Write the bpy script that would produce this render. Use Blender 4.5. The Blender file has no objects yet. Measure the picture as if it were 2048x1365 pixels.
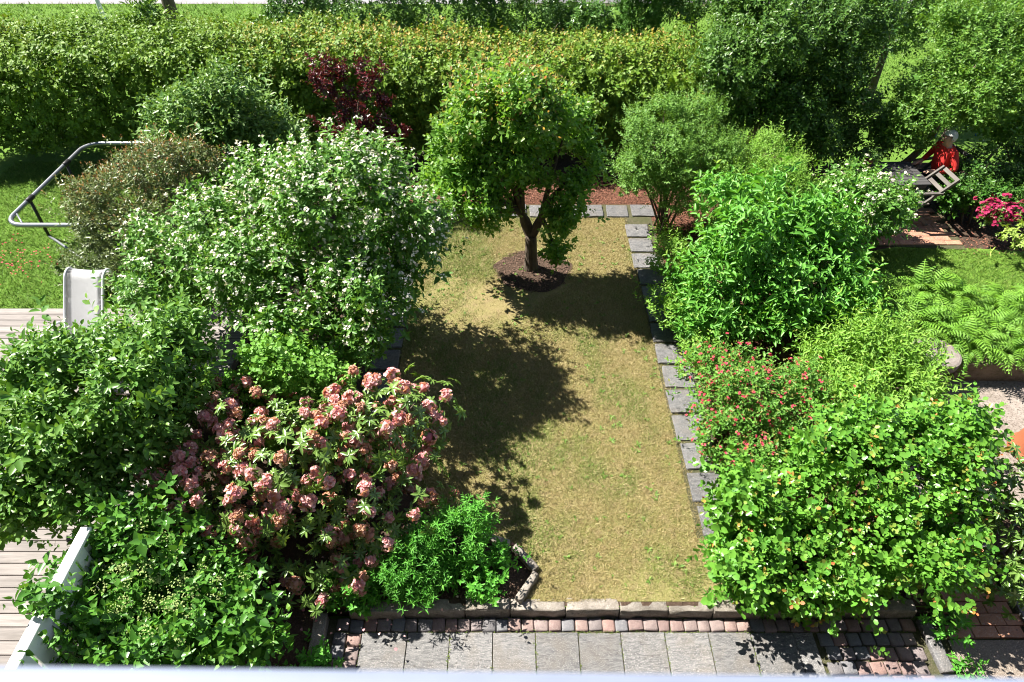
import bpy, bmesh, math, random
import numpy as np
from mathutils import Vector, Matrix

sc = bpy.context.scene
C = sc.collection
# ------------------------------------------------------------------ camera, sky, sun, exposure
HCAM, PITCH, LENS = 6.2, 42.0, 24.0
cd = bpy.data.cameras.new('camera'); cam = bpy.data.objects.new('camera', cd); C.objects.link(cam)
cd.lens = LENS; cd.sensor_width = 36.0; cd.clip_start = 0.02; cd.clip_end = 600
cam.location = (0, 0, HCAM); cam.rotation_euler = (math.radians(90 - PITCH), 0, 0)
cd.dof.use_dof = True; cd.dof.focus_distance = 8.5; cd.dof.aperture_fstop = 4.0
sc.camera = cam
SUN_EL, SUN_AZ = 51.0, 64.0          # azimuth counted from +Y towards -X
w = bpy.data.worlds.new('World'); sc.world = w; w.use_nodes = True
nt = w.node_tree; bg = nt.nodes['Background']
sky = nt.nodes.new('ShaderNodeTexSky'); sky.sky_type = 'NISHITA'; sky.sun_disc = False; sky.air_density = 0.6; sky.dust_density = 0.5
sky.sun_elevation = math.radians(SUN_EL); sky.sun_rotation = math.radians(SUN_AZ)
nt.links.new(sky.outputs[0], bg.inputs[0]); bg.inputs[1].default_value = 0.05
sl = bpy.data.lights.new('sun', 'SUN'); sl.energy = 5.0; sl.angle = math.radians(0.5); sl.color = (1.0, 0.95, 0.86)
so = bpy.data.objects.new('sun', sl); C.objects.link(so)
e_, a_ = math.radians(SUN_EL), math.radians(SUN_AZ)
TOSUN = Vector((-math.sin(a_) * math.cos(e_), math.cos(a_) * math.cos(e_), math.sin(e_)))
so.rotation_euler = (-TOSUN).to_track_quat('-Z', 'Y').to_euler(); so.location = (-8, 4, 14)
sc.view_settings.view_transform = 'Standard'; sc.view_settings.look = 'None'
sc.view_settings.exposure = 1.6; sc.view_settings.gamma = 1.0
sc.cycles.filter_width = 1.05; sc.cycles.diffuse_bounces = 2; sc.cycles.max_bounces = 6

# ------------------------------------------------------------------ helpers
F = 2048 * LENS / 36.0
_t = math.radians(PITCH)
FW = np.array([0, math.cos(_t), -math.sin(_t)]); UPV = np.array([0, math.sin(_t), math.cos(_t)]); RT = np.array([1.0, 0, 0])
CAMP = np.array([0, 0, HCAM])
def ray(px, py): return FW + (px - 1024) / F * RT - (py - 682.5) / F * UPV
def at(px, py, h=0.0):
    d = ray(px, py); return CAMP + d * ((h - HCAM) / d[2])
def atY(px, py, Y):
    d = ray(px, py); return CAMP + d * (Y / d[1])
def proj(P):
    q = P - CAMP; z = q @ FW
    return 1024 + F * (q @ RT) / z, 682.5 - F * (q @ UPV) / z, z

def tag(o, label=None, cat=None, group=None, kind=None):
    if label: o['label'] = label
    if cat: o['category'] = cat
    if group: o['group'] = group
    if kind: o['kind'] = kind
    return o
def empty(name, loc, rz=0.0):
    o = bpy.data.objects.new(name, None); C.objects.link(o); o.location = loc; o.rotation_euler = (0, 0, rz)
    o.empty_display_size = 0.1
    return o
def link(name, me, mat=None, parent=None, loc=None):
    o = bpy.data.objects.new(name, me); C.objects.link(o)
    if mat is not None and len(me.materials) == 0: me.materials.append(mat)
    if parent is not None: o.parent = parent
    if loc is not None: o.location = loc
    return o
def npmesh(name, V, Q, attrs=None, mat=None, smooth=False):
    """V (n,3), Q (m,k) with k = 3 or 4"""
    me = bpy.data.meshes.new(name)
    V = np.asarray(V, np.float32); Q = np.asarray(Q, np.int32); k = Q.shape[1]
    me.vertices.add(len(V)); me.vertices.foreach_set('co', V.ravel())
    me.loops.add(Q.size); me.loops.foreach_set('vertex_index', Q.ravel())
    me.polygons.add(len(Q)); me.polygons.foreach_set('loop_start', np.arange(0, Q.size, k, dtype=np.int32))
    if smooth: me.polygons.foreach_set('use_smooth', np.ones(len(Q), bool))
    for a, d in (attrs or {}).items():
        at_ = me.attributes.new(a, 'FLOAT', 'POINT'); at_.data.foreach_set('value', np.asarray(d, np.float32))
    me.update(calc_edges=True)
    if mat is not None: me.materials.append(mat)
    return me
def bmmesh(name, bm, mat=None, smooth=False):
    me = bpy.data.meshes.new(name); bm.to_mesh(me); bm.free()
    if smooth:
        for p in me.polygons: p.use_smooth = True
    if mat is not None: me.materials.append(mat)
    return me
def unit(v): return v / np.maximum(np.linalg.norm(v, axis=-1, keepdims=True), 1e-9)

def box_bm(sx, sy, sz, bev=0.0, seg=1, cz=None):
    bm = bmesh.new(); bmesh.ops.create_cube(bm, size=1)
    for v in bm.verts: v.co = Vector((v.co.x * sx, v.co.y * sy, v.co.z * sz + (sz / 2 if cz is None else cz)))
    if bev: bmesh.ops.bevel(bm, geom=bm.edges[:], offset=bev, segments=seg, affect='EDGES', profile=0.6)
    return bm
def add_box(bm, c, s, rot=None):
    r = bmesh.ops.create_cube(bm, size=1)['verts']
    for v in r:
        p = Vector((v.co.x * s[0], v.co.y * s[1], v.co.z * s[2]))
        if rot is not None: p = rot @ p
        v.co = p + Vector(c)
def add_bar(bm, a, b, wx, wy):
    """box beam from a to b, wx across (horizontal), wy other"""
    a, b = Vector(a), Vector(b); d = b - a; L = d.length; d.normalize()
    s = d.cross(Vector((0, 0, 1)))
    if s.length < 1e-3: s = Vector((1, 0, 0))
    s.normalize(); u = s.cross(d)
    add_box(bm, (a + b) / 2, (wx, L, wy), Matrix((s, d, u)).transposed())
def add_tube(bm, pts, rad, seg=8, cap=True):
    pts = [Vector(p) for p in pts]; n = len(pts)
    if not hasattr(rad, '__len__'): rad = [rad] * n
    rings = []; prev = None
    for i, p in enumerate(pts):
        d = (pts[min(i + 1, n - 1)] - pts[max(i - 1, 0)]).normalized()
        s = prev - d * prev.dot(d) if prev is not None else d.cross(Vector((0.31, 0.17, 0.93)))
        if s.length < 1e-4: s = d.cross(Vector((1, 0, 0)))
        s.normalize(); prev = s; t = d.cross(s)
        rings.append([bm.verts.new(p + (s * math.cos(2 * math.pi * k / seg) + t * math.sin(2 * math.pi * k / seg)) * rad[i]) for k in range(seg)])
    for i in range(n - 1):
        for k in range(seg):
            bm.faces.new((rings[i][k], rings[i][(k + 1) % seg], rings[i + 1][(k + 1) % seg], rings[i + 1][k]))
    if cap:
        bm.faces.new(rings[0][::-1]); bm.faces.new(rings[-1])
def curve_pts(ctrl, n=6):
    """Catmull-Rom through ctrl"""
    P = [np.array(c, float) for c in ctrl]; P = [2 * P[0] - P[1]] + P + [2 * P[-1] - P[-2]]
    out = []
    for i in range(1, len(P) - 2):
        for k in range(n):
            t = k / n; a, b, c, d = P[i - 1:i + 3]
            out.append(0.5 * (2 * b + (c - a) * t + (2 * a - 5 * b + 4 * c - d) * t * t + (3 * b - a - 3 * c + d) * t ** 3))
    out.append(P[-2]); return out

# ------------------------------------------------------------------ materials
def newmat(name):
    m = bpy.data.materials.new(name); m.use_nodes = True; n = m.node_tree
    return m, n, n.nodes['Principled BSDF'], n.nodes['Material Output']
def N(n, t, **kw):
    x = n.nodes.new(t)
    for k, v in kw.items():
        if k in x.inputs: x.inputs[k].default_value = v
        else: setattr(x, k, v)
    return x
def mixc(n, fac, a, b, blend='MIX'):
    x = n.nodes.new('ShaderNodeMix'); x.data_type = 'RGBA'; x.blend_type = blend
    def s(i, v):
        if hasattr(v, 'links') or isinstance(v, bpy.types.NodeSocket): n.links.new(v, x.inputs[i])
        elif isinstance(v, (int, float)): x.inputs[i].default_value = v
        else: x.inputs[i].default_value = (v[0], v[1], v[2], 1)
    s(0, fac); s(6, a); s(7, b)
    return x.outputs[2]
def math_(n, op, a, b=0.0, c=0.0):
    x = n.nodes.new('ShaderNodeMath'); x.operation = op
    for i, v in enumerate((a, b, c)):
        if isinstance(v, bpy.types.NodeSocket): n.links.new(v, x.inputs[i])
        else: x.inputs[i].default_value = v
    return x.outputs[0]
def ramp(n, fac, lo, hi):
    x = n.nodes.new('ShaderNodeMapRange'); n.links.new(fac, x.inputs[0])
    x.inputs[1].default_value = lo; x.inputs[2].default_value = hi; x.clamp = True
    return x.outputs[0]
def coords(n, scale=(1, 1, 1), rnd=True, rot=False):
    tc = N(n, 'ShaderNodeTexCoord'); oi = N(n, 'ShaderNodeObjectInfo')
    mp = N(n, 'ShaderNodeMapping'); n.links.new(tc.outputs['Object'], mp.inputs[0]); mp.inputs[3].default_value = scale
    if rnd:
        cx = N(n, 'ShaderNodeCombineXYZ')
        for i, k in enumerate((37.0, 91.0, 53.0)): n.links.new(math_(n, 'MULTIPLY', oi.outputs['Random'], k), cx.inputs[i])
        n.links.new(cx.outputs[0], mp.inputs[1])
    if rot:
        cr = N(n, 'ShaderNodeCombineXYZ'); n.links.new(math_(n, 'MULTIPLY', oi.outputs['Random'], 40.0), cr.inputs[2])
        n.links.new(cr.outputs[0], mp.inputs[2])
    return mp.outputs[0], oi.outputs['Random']
def noise(n, vec, scale, detail=4, rough=0.6, dist=0.0):
    x = N(n, 'ShaderNodeTexNoise'); n.links.new(vec, x.inputs['Vector'])
    x.inputs['Scale'].default_value = scale; x.inputs['Detail'].default_value = detail
    x.inputs['Roughness'].default_value = rough; x.inputs['Distortion'].default_value = dist
    return x.outputs[0]
def bump(n, p, h, s, d=0.01):
    b = N(n, 'ShaderNodeBump'); b.inputs['Strength'].default_value = s; b.inputs['Distance'].default_value = d
    n.links.new(h, b.inputs['Height']); n.links.new(b.outputs[0], p.inputs['Normal'])

def leafmat(name, a, b, tipc=None, rough=0.42, trans=0.32, spec=0.45, gain=1.5):
    m, n, p, out = newmat(name); spec *= 0.7; trans = trans * 0.85
    if a[1] > a[0] * 1.2: a, b = tuple(min(.8, c * gain) for c in a), tuple(min(.8, c * gain) for c in b); tipc = tipc and tuple(min(.8, c * gain) for c in tipc)
    ar = N(n, 'ShaderNodeAttribute', attribute_name='rnd'); at_ = N(n, 'ShaderNodeAttribute', attribute_name='tip'); oi = N(n, 'ShaderNodeObjectInfo')
    r = math_(n, 'FRACT', math_(n, 'ADD', ar.outputs['Fac'], oi.outputs['Random']))
    col = mixc(n, r, a, b)
    if tipc is not None: col = mixc(n, math_(n, 'POWER', at_.outputs['Fac'], 1.8), col, tipc)
    p.inputs['Roughness'].default_value = rough; p.inputs['Specular IOR Level'].default_value = spec
    n.links.new(col, p.inputs['Base Color'])
    if trans:
        tr = N(n, 'ShaderNodeBsdfTranslucent'); mx = N(n, 'ShaderNodeMixShader')
        n.links.new(mixc(n, 1.0, col, (1.35, 1.25, 0.5), 'MULTIPLY'), tr.inputs[0])
        mx.inputs[0].default_value = trans
        n.links.new(p.outputs[0], mx.inputs[1]); n.links.new(tr.outputs[0], mx.inputs[2]); n.links.new(mx.outputs[0], out.inputs[0])
    return m
def plainmat(name, col, rough=0.6, metal=0.0, var=0.12, scale=8.0, spec=0.4, bmp=0.0):
    m, n, p, out = newmat(name); v, r = coords(n)
    f = noise(n, v, scale, 5)
    dark = tuple(c * (1 - 2 * var) for c in col); lite = tuple(min(1, c * (1 + 2 * var)) for c in col)
    n.links.new(mixc(n, f, dark, lite), p.inputs['Base Color'])
    p.inputs['Roughness'].default_value = rough; p.inputs['Metallic'].default_value = metal; p.inputs['Specular IOR Level'].default_value = spec
    if bmp: bump(n, p, noise(n, v, scale * 4, 4), bmp)
    return m
def barkmat(name, a, b):
    m, n, p, out = newmat(name); v, r = coords(n, (1, 1, 0.25))
    f = noise(n, v, 30, 5, 0.7)
    n.links.new(mixc(n, ramp(n, f, 0.3, 0.7), a, b), p.inputs['Base Color']); p.inputs['Roughness'].default_value = 0.85
    bump(n, p, f, 0.9, 0.02); return m
def woodmat(name, a, b, c, axis=0, rough=0.75):
    m, n, p, out = newmat(name)
    s = [14.0, 14.0, 14.0]; s[axis] = 0.9
    v, r = coords(n, tuple(s)); v2, _ = coords(n, (1.2 if axis == 0 else 6, 6 if axis == 0 else 1.2, 6))
    f = noise(n, v, 3.0, 6, 0.65, 0.4); k = noise(n, v2, 1.6, 3)
    col = mixc(n, ramp(n, f, 0.3, 0.72), a, b); col = mixc(n, ramp(n, k, 0.55, 0.8), col, c)
    hs = N(n, 'ShaderNodeHueSaturation'); n.links.new(col, hs.inputs['Color'])
    n.links.new(math_(n, 'ADD', math_(n, 'MULTIPLY', r, 0.35), 0.82), hs.inputs['Value'])
    n.links.new(hs.outputs[0], p.inputs['Base Color']); p.inputs['Roughness'].default_value = rough
    bump(n, p, f, 0.35, 0.004); return m
def slabmat(name, a, b, c, streak=5.0):
    m, n, p, out = newmat(name)
    v, r = coords(n, (1, streak, 1), rot=True); v2, _ = coords(n)
    f = noise(n, v, 13, 7, 0.78, 0.9); g = noise(n, v2, 3.5, 4); fine = noise(n, v2, 140, 3, 0.7)
    col = mixc(n, ramp(n, f, 0.38, 0.60), a, b); col = mixc(n, math_(n, 'MULTIPLY', ramp(n, g, 0.48, 0.66), 0.7), col, c)
    col = mixc(n, ramp(n, fine, 0.56, 0.66), col, (0.42, 0.40, 0.38)); col = mixc(n, ramp(n, fine, 0.42, 0.34), col, (0.09, 0.085, 0.08))
    vo = N(n, 'ShaderNodeTexVoronoi'); n.links.new(v2, vo.inputs['Vector']); vo.inputs['Scale'].default_value = 20
    spot = math_(n, 'MULTIPLY', ramp(n, vo.outputs['Distance'], 0.24, 0.14), ramp(n, noise(n, v2, 5, 2), 0.5, 0.58))
    col = mixc(n, math_(n, 'MULTIPLY', spot, 0.75), col, (0.06, 0.055, 0.05))
    hs = N(n, 'ShaderNodeHueSaturation'); n.links.new(col, hs.inputs['Color'])
    n.links.new(math_(n, 'ADD', math_(n, 'MULTIPLY', r, 0.3), 0.86), hs.inputs['Value'])
    n.links.new(hs.outputs[0], p.inputs['Base Color']); p.inputs['Roughness'].default_value = 0.72
    bump(n, p, math_(n, 'ADD', f, math_(n, 'MULTIPLY', fine, 0.4)), 0.5, 0.006); return m
def settmat():
    m, n, p, out = newmat('sett_granite'); v, r = coords(n)
    cr = N(n, 'ShaderNodeValToRGB'); n.links.new(r, cr.inputs[0]); cr.color_ramp.interpolation = 'CONSTANT'
    cols = [tuple(x * 0.6 for x in c) for c in [(0.44, 0.27, 0.23), (0.30, 0.25, 0.245), (0.40, 0.30, 0.28), (0.22, 0.21, 0.22), (0.47, 0.32, 0.28), (0.33, 0.27, 0.27), (0.36, 0.24, 0.22), (0.27, 0.27, 0.29)]]
    el = cr.color_ramp.elements
    for i, c in enumerate(cols):
        e = el[i] if i < 2 else el.new(i / 8)
        e.position = i / 8; e.color = (*c, 1)
    fine = noise(n, v, 150, 4, 0.7); g = noise(n, v, 16, 4)
    col = mixc(n, ramp(n, g, 0.35, 0.75), cr.outputs[0], mixc(n, 1.0, cr.outputs[0], (0.72, 0.72, 0.74), 'MULTIPLY'))
    col = mixc(n, ramp(n, fine, 0.56, 0.68), col, (0.38, 0.33, 0.31)); col = mixc(n, ramp(n, fine, 0.42, 0.33), col, (0.07, 0.06, 0.06))
    n.links.new(col, p.inputs['Base Color']); p.inputs['Roughness'].default_value = 0.7
    bump(n, p, math_(n, 'ADD', math_(n, 'MULTIPLY', g, 1.5), fine), 0.6, 0.008); return m
def groundmat(name, cols, scales=(0.9, 7, 60), bmp=0.8, rough=0.95):
    m, n, p, out = newmat(name); v, r = coords(n, rnd=False)
    f1 = noise(n, v, scales[0], 4, 0.6); f2 = noise(n, v, scales[1], 5, 0.65); f3 = noise(n, v, scales[2], 3, 0.7)
    col = mixc(n, ramp(n, f1, 0.38, 0.62), cols[0], cols[1]); col = mixc(n, ramp(n, f2, 0.45, 0.7), col, cols[2])
    col = mixc(n, ramp(n, f3, 0.5, 0.68), col, cols[3])
    n.links.new(col, p.inputs['Base Color']); p.inputs['Roughness'].default_value = rough; p.inputs['Specular IOR Level'].default_value = 0.15
    bump(n, p, math_(n, 'ADD', f2, f3), bmp, 0.015); return m
def bladesmat(name, cols, scale=1.1, attr=False):
    m, n, p, out = newmat(name); v, r = coords(n, rnd=False)
    f1 = noise(n, v, scale, 4, 0.6); f2 = noise(n, v, scale * 5, 3, 0.6)
    ar = N(n, 'ShaderNodeAttribute', attribute_name='rnd')
    col = mixc(n, ramp(n, math_(n, 'ADD', math_(n, 'MULTIPLY', f1, 0.6), math_(n, 'MULTIPLY', f2, 0.4)), 0.46, 0.56) if not attr else ramp(n, N(n, 'ShaderNodeAttribute', attribute_name='tip').outputs['Fac'], 0.15, 0.85), cols[0], cols[1])
    col = mixc(n, ramp(n, ar.outputs['Fac'], 0.6, 0.9), col, cols[2]); col = mixc(n, ramp(n, ar.outputs['Fac'], 0.3, 0.02), col, cols[3])
    n.links.new(col, p.inputs['Base Color']); p.inputs['Roughness'].default_value = 0.6; p.inputs['Specular IOR Level'].default_value = 0.25
    tr = N(n, 'ShaderNodeBsdfTranslucent'); mx = N(n, 'ShaderNodeMixShader'); n.links.new(col, tr.inputs[0]); mx.inputs[0].default_value = 0.25
    n.links.new(p.outputs[0], mx.inputs[1]); n.links.new(tr.outputs[0], mx.inputs[2]); n.links.new(mx.outputs[0], out.inputs[0])
    return m

M = {}
M['soil'] = groundmat('soil', [(0.05, 0.033, 0.024), (0.075, 0.05, 0.036), (0.04, 0.028, 0.02), (0.12, 0.08, 0.06)])
M['mulch'] = groundmat('mulch', [(0.12, 0.055, 0.036), (0.09, 0.042, 0.028), (0.06, 0.028, 0.02), (0.21, 0.105, 0.07)], (1.2, 20, 70), 1.0)
M['grass_far'] = groundmat('grass_far', [(0.085, 0.17, 0.022), (0.12, 0.22, 0.03), (0.07, 0.14, 0.02), (0.15, 0.26, 0.045)], (0.5, 4, 50))
M['lawn_dry'] = groundmat('lawn_dry', [(0.22, 0.185, 0.08), (0.15, 0.165, 0.045), (0.21, 0.16, 0.085), (0.31, 0.26, 0.13)], (1.1, 7, 75))
M['blades_dry'] = bladesmat('blades_dry', [(0.37, 0.295, 0.13), (0.15, 0.25, 0.04), (0.52, 0.44, 0.24), (0.10, 0.11, 0.028)], attr=True)
M['blades_green'] = bladesmat('blades_green', [(0.105, 0.21, 0.022), (0.15, 0.27, 0.03), (0.21, 0.29, 0.06), (0.06, 0.14, 0.016)])
M['road'] = groundmat('road', [(0.26, 0.245, 0.26), (0.28, 0.265, 0.28), (0.24, 0.225, 0.24), (0.31, 0.30, 0.31)], (0.6, 5, 90), 0.3)
M['sand'] = groundmat('sand', [(0.09, 0.08, 0.05), (0.065, 0.07, 0.03), (0.045, 0.055, 0.02), (0.14, 0.12, 0.09)], (2, 14, 90))
M['pale'] = groundmat('pale', [(0.25, 0.21, 0.185), (0.20, 0.17, 0.145), (0.31, 0.27, 0.24), (0.08, 0.065, 0.05)], (1.0, 9, 42), 0.5)
M['aggregate'] = groundmat('aggregate', [(0.27, 0.22, 0.18), (0.23, 0.19, 0.16), (0.17, 0.14, 0.12), (0.5, 0.44, 0.38)], (1.5, 30, 110), 1.0)
M['concrete'] = groundmat('concrete', [(0.20, 0.155, 0.115), (0.15, 0.115, 0.08), (0.10, 0.085, 0.05), (0.27, 0.21, 0.16)], (3, 12, 80), 0.6)
M['slab'] = slabmat('slab', (0.045, 0.047, 0.052), (0.185, 0.18, 0.178), (0.125, 0.11, 0.095))
M['path_slab'] = slabmat('path_slab', (0.048, 0.05, 0.057), (0.135, 0.133, 0.138), (0.115, 0.10, 0.09), 2.5)
M['kerb'] = slabmat('kerb_stone', (0.14, 0.118, 0.095), (0.25, 0.22, 0.185), (0.12, 0.10, 0.075), 1.5)
M['sett'] = settmat()
M['brick'] = slabmat('brick', (0.34, 0.15, 0.09), (0.44, 0.21, 0.12), (0.26, 0.12, 0.08), 1.3)
M['deck'] = woodmat('deck_wood', (0.145, 0.128, 0.12), (0.26, 0.23, 0.215), (0.095, 0.08, 0.072))
M['joist'] = plainmat('joist_wood', (0.12, 0.095, 0.075), 0.85)
M['white'] = plainmat('white_paint', (0.78, 0.79, 0.80), 0.45, var=0.03)
M['sill'] = plainmat('sky_shade_paint', (0.17, 0.20, 0.28), 0.6, var=0.09, scale=14)  # blue of sky-lit shade on the white rail, put into the paint colour
M['sling'] = plainmat('sling_fabric', (0.78, 0.78, 0.80), 0.65, var=0.02)
M['steel'] = plainmat('galvanised_steel', (0.27, 0.285, 0.31), 0.42, 0.75, 0.1, 12)
M['black'] = plainmat('black_plastic', (0.018, 0.018, 0.02), 0.55)
M['oldwood'] = woodmat('weathered_wood', (0.08, 0.07, 0.062), (0.145, 0.13, 0.115), (0.06, 0.05, 0.045), 1)
M['darkwood'] = woodmat('dark_stained_wood', (0.045, 0.042, 0.045), (0.085, 0.08, 0.08), (0.03, 0.028, 0.03), 0)
M['terracotta'] = plainmat('terracotta', (0.28, 0.085, 0.036), 0.8, var=0.12, scale=10, bmp=0.15)
M['bark'] = barkmat('bark', (0.045, 0.032, 0.024), (0.15, 0.115, 0.085))
M['bark_pale'] = barkmat('bark_pale', (0.14, 0.10, 0.07), (0.34, 0.27, 0.20))
M['stem'] = barkmat('stem_bark', (0.06, 0.045, 0.03), (0.13, 0.10, 0.065))
M['stem_green'] = plainmat('green_stem', (0.07, 0.13, 0.03), 0.6)

# ------------------------------------------------------------------ foliage engine (numpy)
def frames(d, n):
    d = unit(d); n = n - d * np.sum(n * d, -1, keepdims=True); n = unit(n)
    return d, n, np.cross(d, n)
SHAPES = {
    'oval': (0.34, 0.5, 0.72, 0.40), 'round': (0.28, 0.48, 0.74, 0.47), 'lance': (0.30, 0.5, 0.66, 0.36),
    'ovate': (0.22, 0.5, 0.60, 0.36), 'petal': (0.45, 0.38, 0.85, 0.5)}
def leaf_mesh_arrays(P, D, Nn, L, W, rnd, tip, shape='oval', fold=0.22, droop=0.18, rich=False, simple=False):
    """every leaf: a folded, curved blade; 2 quads (or 4 quads when rich)"""
    y1, x1, y2, x2 = SHAPES[shape]
    d, n, s = frames(D, Nn)
    L = L[:, None]; W = W[:, None]
    def pt(x, y, z): return P + d * (L * y) + s * (W * x) + n * (L * z)
    k = len(P)
    f = fold * 0.5
    if simple:      # small far leaves: a folded lozenge
        pts = [pt(0, 0, 0), pt(x1 * 1.2, 0.42, f * x1 - droop * .1), pt(0, 1, -droop), pt(-x1 * 1.2, 0.42, f * x1 - droop * .1)]
        faces = [(0, 1, 2), (0, 2, 3)]
    elif not rich:
        pts = [pt(0, 0, 0), pt(x1, y1, f * x1 - droop * y1 * y1 * .5), pt(x2, y2, f * x2 - droop * y2 * y2 * .7), pt(0, 1, -droop),
               pt(-x2, y2, f * x2 - droop * y2 * y2 * .7), pt(-x1, y1, f * x1 - droop * y1 * y1 * .5)]
        faces = [(0, 1, 2, 3), (0, 3, 4, 5)]
    else:
        ym = (y1 + y2) / 2
        pts = [pt(0, 0, 0), pt(x1, y1, f * x1 - droop * y1 * y1), pt(x2, y2, f * x2 - droop * y2 * y2), pt(0, 1, -droop),
               pt(-x2, y2, f * x2 - droop * y2 * y2), pt(-x1, y1, f * x1 - droop * y1 * y1), pt(0, ym, -droop * ym * ym)]
        faces = [(0, 1, 2, 6), (6, 2, 3, 3), (0, 6, 4, 5), (6, 3, 3, 4)]
        faces = [(0, 1, 6), (1, 2, 6), (2, 3, 6), (6, 3, 4), (6, 4, 5), (0, 6, 5)]
    nv = len(pts)
    V = np.stack(pts, 1).reshape(-1, 3)
    Q = (np.arange(k)[:, None, None] * nv + np.array(faces)[None]).reshape(-1, len(faces[0]))
    return V, Q, {'rnd': np.repeat(rnd, nv), 'tip': np.repeat(tip, nv)}
def sprig(rng, n, length, L, ratio, style='alt', spread=(75, 30), tipn=0.35):
    """leaf frames on a shoot that grows along +z"""
    t = np.linspace(0.12, 1.0, n) if style != 'whorl' else rng.uniform(0.85, 1.0, n)
    if style == 'opp':
        k = np.arange(n); t = np.linspace(0.12, 1, (n + 1) // 2)[k // 2]; phi = (k % 2) * math.pi + (k // 2) * math.pi / 2
    elif style == 'whorl': phi = np.arange(n) * 2 * math.pi / n
    else: phi = np.arange(n) * 2.4
    phi = phi + rng.normal(0, 0.25, n)
    a = np.radians(spread[0] + (spread[1] - spread[0]) * t + rng.normal(0, 9, n))
    rad = np.stack([np.cos(phi), np.sin(phi), 0 * phi], 1); ax = np.array([0, 0, 1.0])
    bend = np.stack([0.18 * length * t ** 2, 0 * t, t * length], 1)
    d = rad * np.sin(a)[:, None] + ax * np.cos(a)[:, None]
    nn = ax * np.sin(a)[:, None] - rad * np.cos(a)[:, None]
    Ls = L * (1.0 - 0.45 * t ** 3) * rng.uniform(0.75, 1.15, n)
    tip = np.clip((t - (1 - tipn)) / max(tipn, 1e-3), 0, 1) if style != 'whorl' else rng.uniform(0, 0.3, n)
    return bend, d, nn, Ls, Ls * ratio * rng.uniform(0.88, 1.12, n), tip
def wob(p, rng_seed, k=2.2):
    r = np.random.default_rng(rng_seed); s = 0
    for i in range(5):
        kv = r.normal(0, k, 3); s = s + np.sin(p @ kv + r.uniform(0, 6.28))
    return s / 2.2
def scatter(lobes, n, rng, lo=0.55, bump_=0.13, zmin=0.06, gap=-9.0, gapk=4.5, up=0.5, out=0.7, jit=0.45, seed=0):
    c = np.array([l[0] for l in lobes], float); r = np.array([l[1] for l in lobes], float)
    wgt = (r.prod(1)) ** (2 / 3); wgt /= wgt.sum()
    m = int(n * 2.2); li = rng.choice(len(lobes), m, p=wgt)
    u = unit(rng.normal(size=(m, 3))); s = lo + (1 - lo) * rng.uniform(size=m) ** 0.55
    p0 = c[li] + u * r[li]
    s = s * (1 + bump_ * wob(p0, seed + 11) + 0.075 * wob(p0, seed + 12, 6.5))
    p = c[li] + u * r[li] * s[:, None]
    nn = unit(u / r[li])
    p = p + nn * (np.abs(rng.normal(0, 0.13, m)) * (rng.uniform(size=m) < 0.22))[:, None]      # shoots that stand out
    ok = p[:, 2] > zmin
    for j in range(len(lobes)):
        q = np.linalg.norm((p - c[j]) / r[j], axis=1); ok &= (q > 0.62) | (li == j)
    if gap > -5: ok &= wob(p, seed + 5, gapk) > gap
    ok &= ~((nn[:, 2] < -0.55) & (rng.uniform(size=m) < 0.5))
    p, nn = p[ok][:n], nn[ok][:n]
    ax = unit(nn * out + np.array([0, 0, up]) + rng.normal(0, jit, p.shape) )
    return p, ax
def sprigs_to_leaves(P, A, rng, tmpl, scale=(0.8, 1.2), upb=0.7, droop_dir=0.12, tipscale=None):
    K = len(tmpl); which = rng.integers(0, K, len(P)); out = [[] for _ in range(7)]
    side = unit(np.cross(A, unit(rng.normal(size=A.shape)))); t2 = np.cross(A, side)
    sc_ = rng.uniform(scale[0], scale[1], len(P))
    tipk = np.ones(len(P)) if tipscale is None else tipscale
    for k in range(K):
        i = np.where(which == k)[0]
        if not len(i): continue
        b, d, nn, L, W, tip = tmpl[k]
        R = np.stack([side[i], t2[i], A[i]], -1)
        wp = P[i][:, None, :] + np.einsum('nij,kj->nki', R, b) * sc_[i][:, None, None]
        wd = np.einsum('nij,kj->nki', R, d); wn = np.einsum('nij,kj->nki', R, nn)
        wd[..., 2] -= droop_dir; wn[..., 2] += upb
        m = len(i); kk = len(L)
        out[0].append(wp.reshape(-1, 3)); out[1].append(wd.reshape(-1, 3)); out[2].append((wn + rng.normal(0, 0.22, wn.shape)).reshape(-1, 3))
        out[3].append((sc_[i][:, None] * L[None]).ravel()); out[4].append((sc_[i][:, None] * W[None]).ravel())
        out[5].append((rng.uniform(0, 1, (m, 1)) * 0.45 + rng.uniform(0, 0.5, (m, kk))).ravel()); out[6].append((tipk[i][:, None] * tip[None]).ravel())
    return [np.concatenate(o) for o in out]
def pick_front(P, L, n, rng, cell=20):
    """the leaves that show largest from the photograph's side: nearest one per cell, largest first"""
    x, y, z = proj(P)
    key = (np.floor(x / cell).astype(int) * 4096 + np.floor(y / cell).astype(int))
    vis = (x > 0) & (x < 2048) & (y > 0) & (y < 1340)
    order = np.lexsort((z, key)); first = np.ones(len(order), bool); ks = key[order]; first[1:] = ks[1:] != ks[:-1]
    cand = order[first]; cand = cand[vis[cand]]
    sz = L[cand] / z[cand] * rng.uniform(0.8, 1.2, len(cand))
    return cand[np.argsort(-sz)][:n]
def leaf_variants(name, mat, shape, ratio, fold, droop, tips=(0, 0, 0, 0.35, 0.9)):
    out = []
    for t in tips:
        V, Q, A = leaf_mesh_arrays(np.zeros((1, 3)), np.array([[0, 1.0, 0]]), np.array([[0, 0, 1.0]]), np.ones(1), np.array([ratio]), np.zeros(1), np.array([t]), shape, fold, droop, rich=True)
        out.append(npmesh(name, V, Q, A, mat))
    return out
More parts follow.
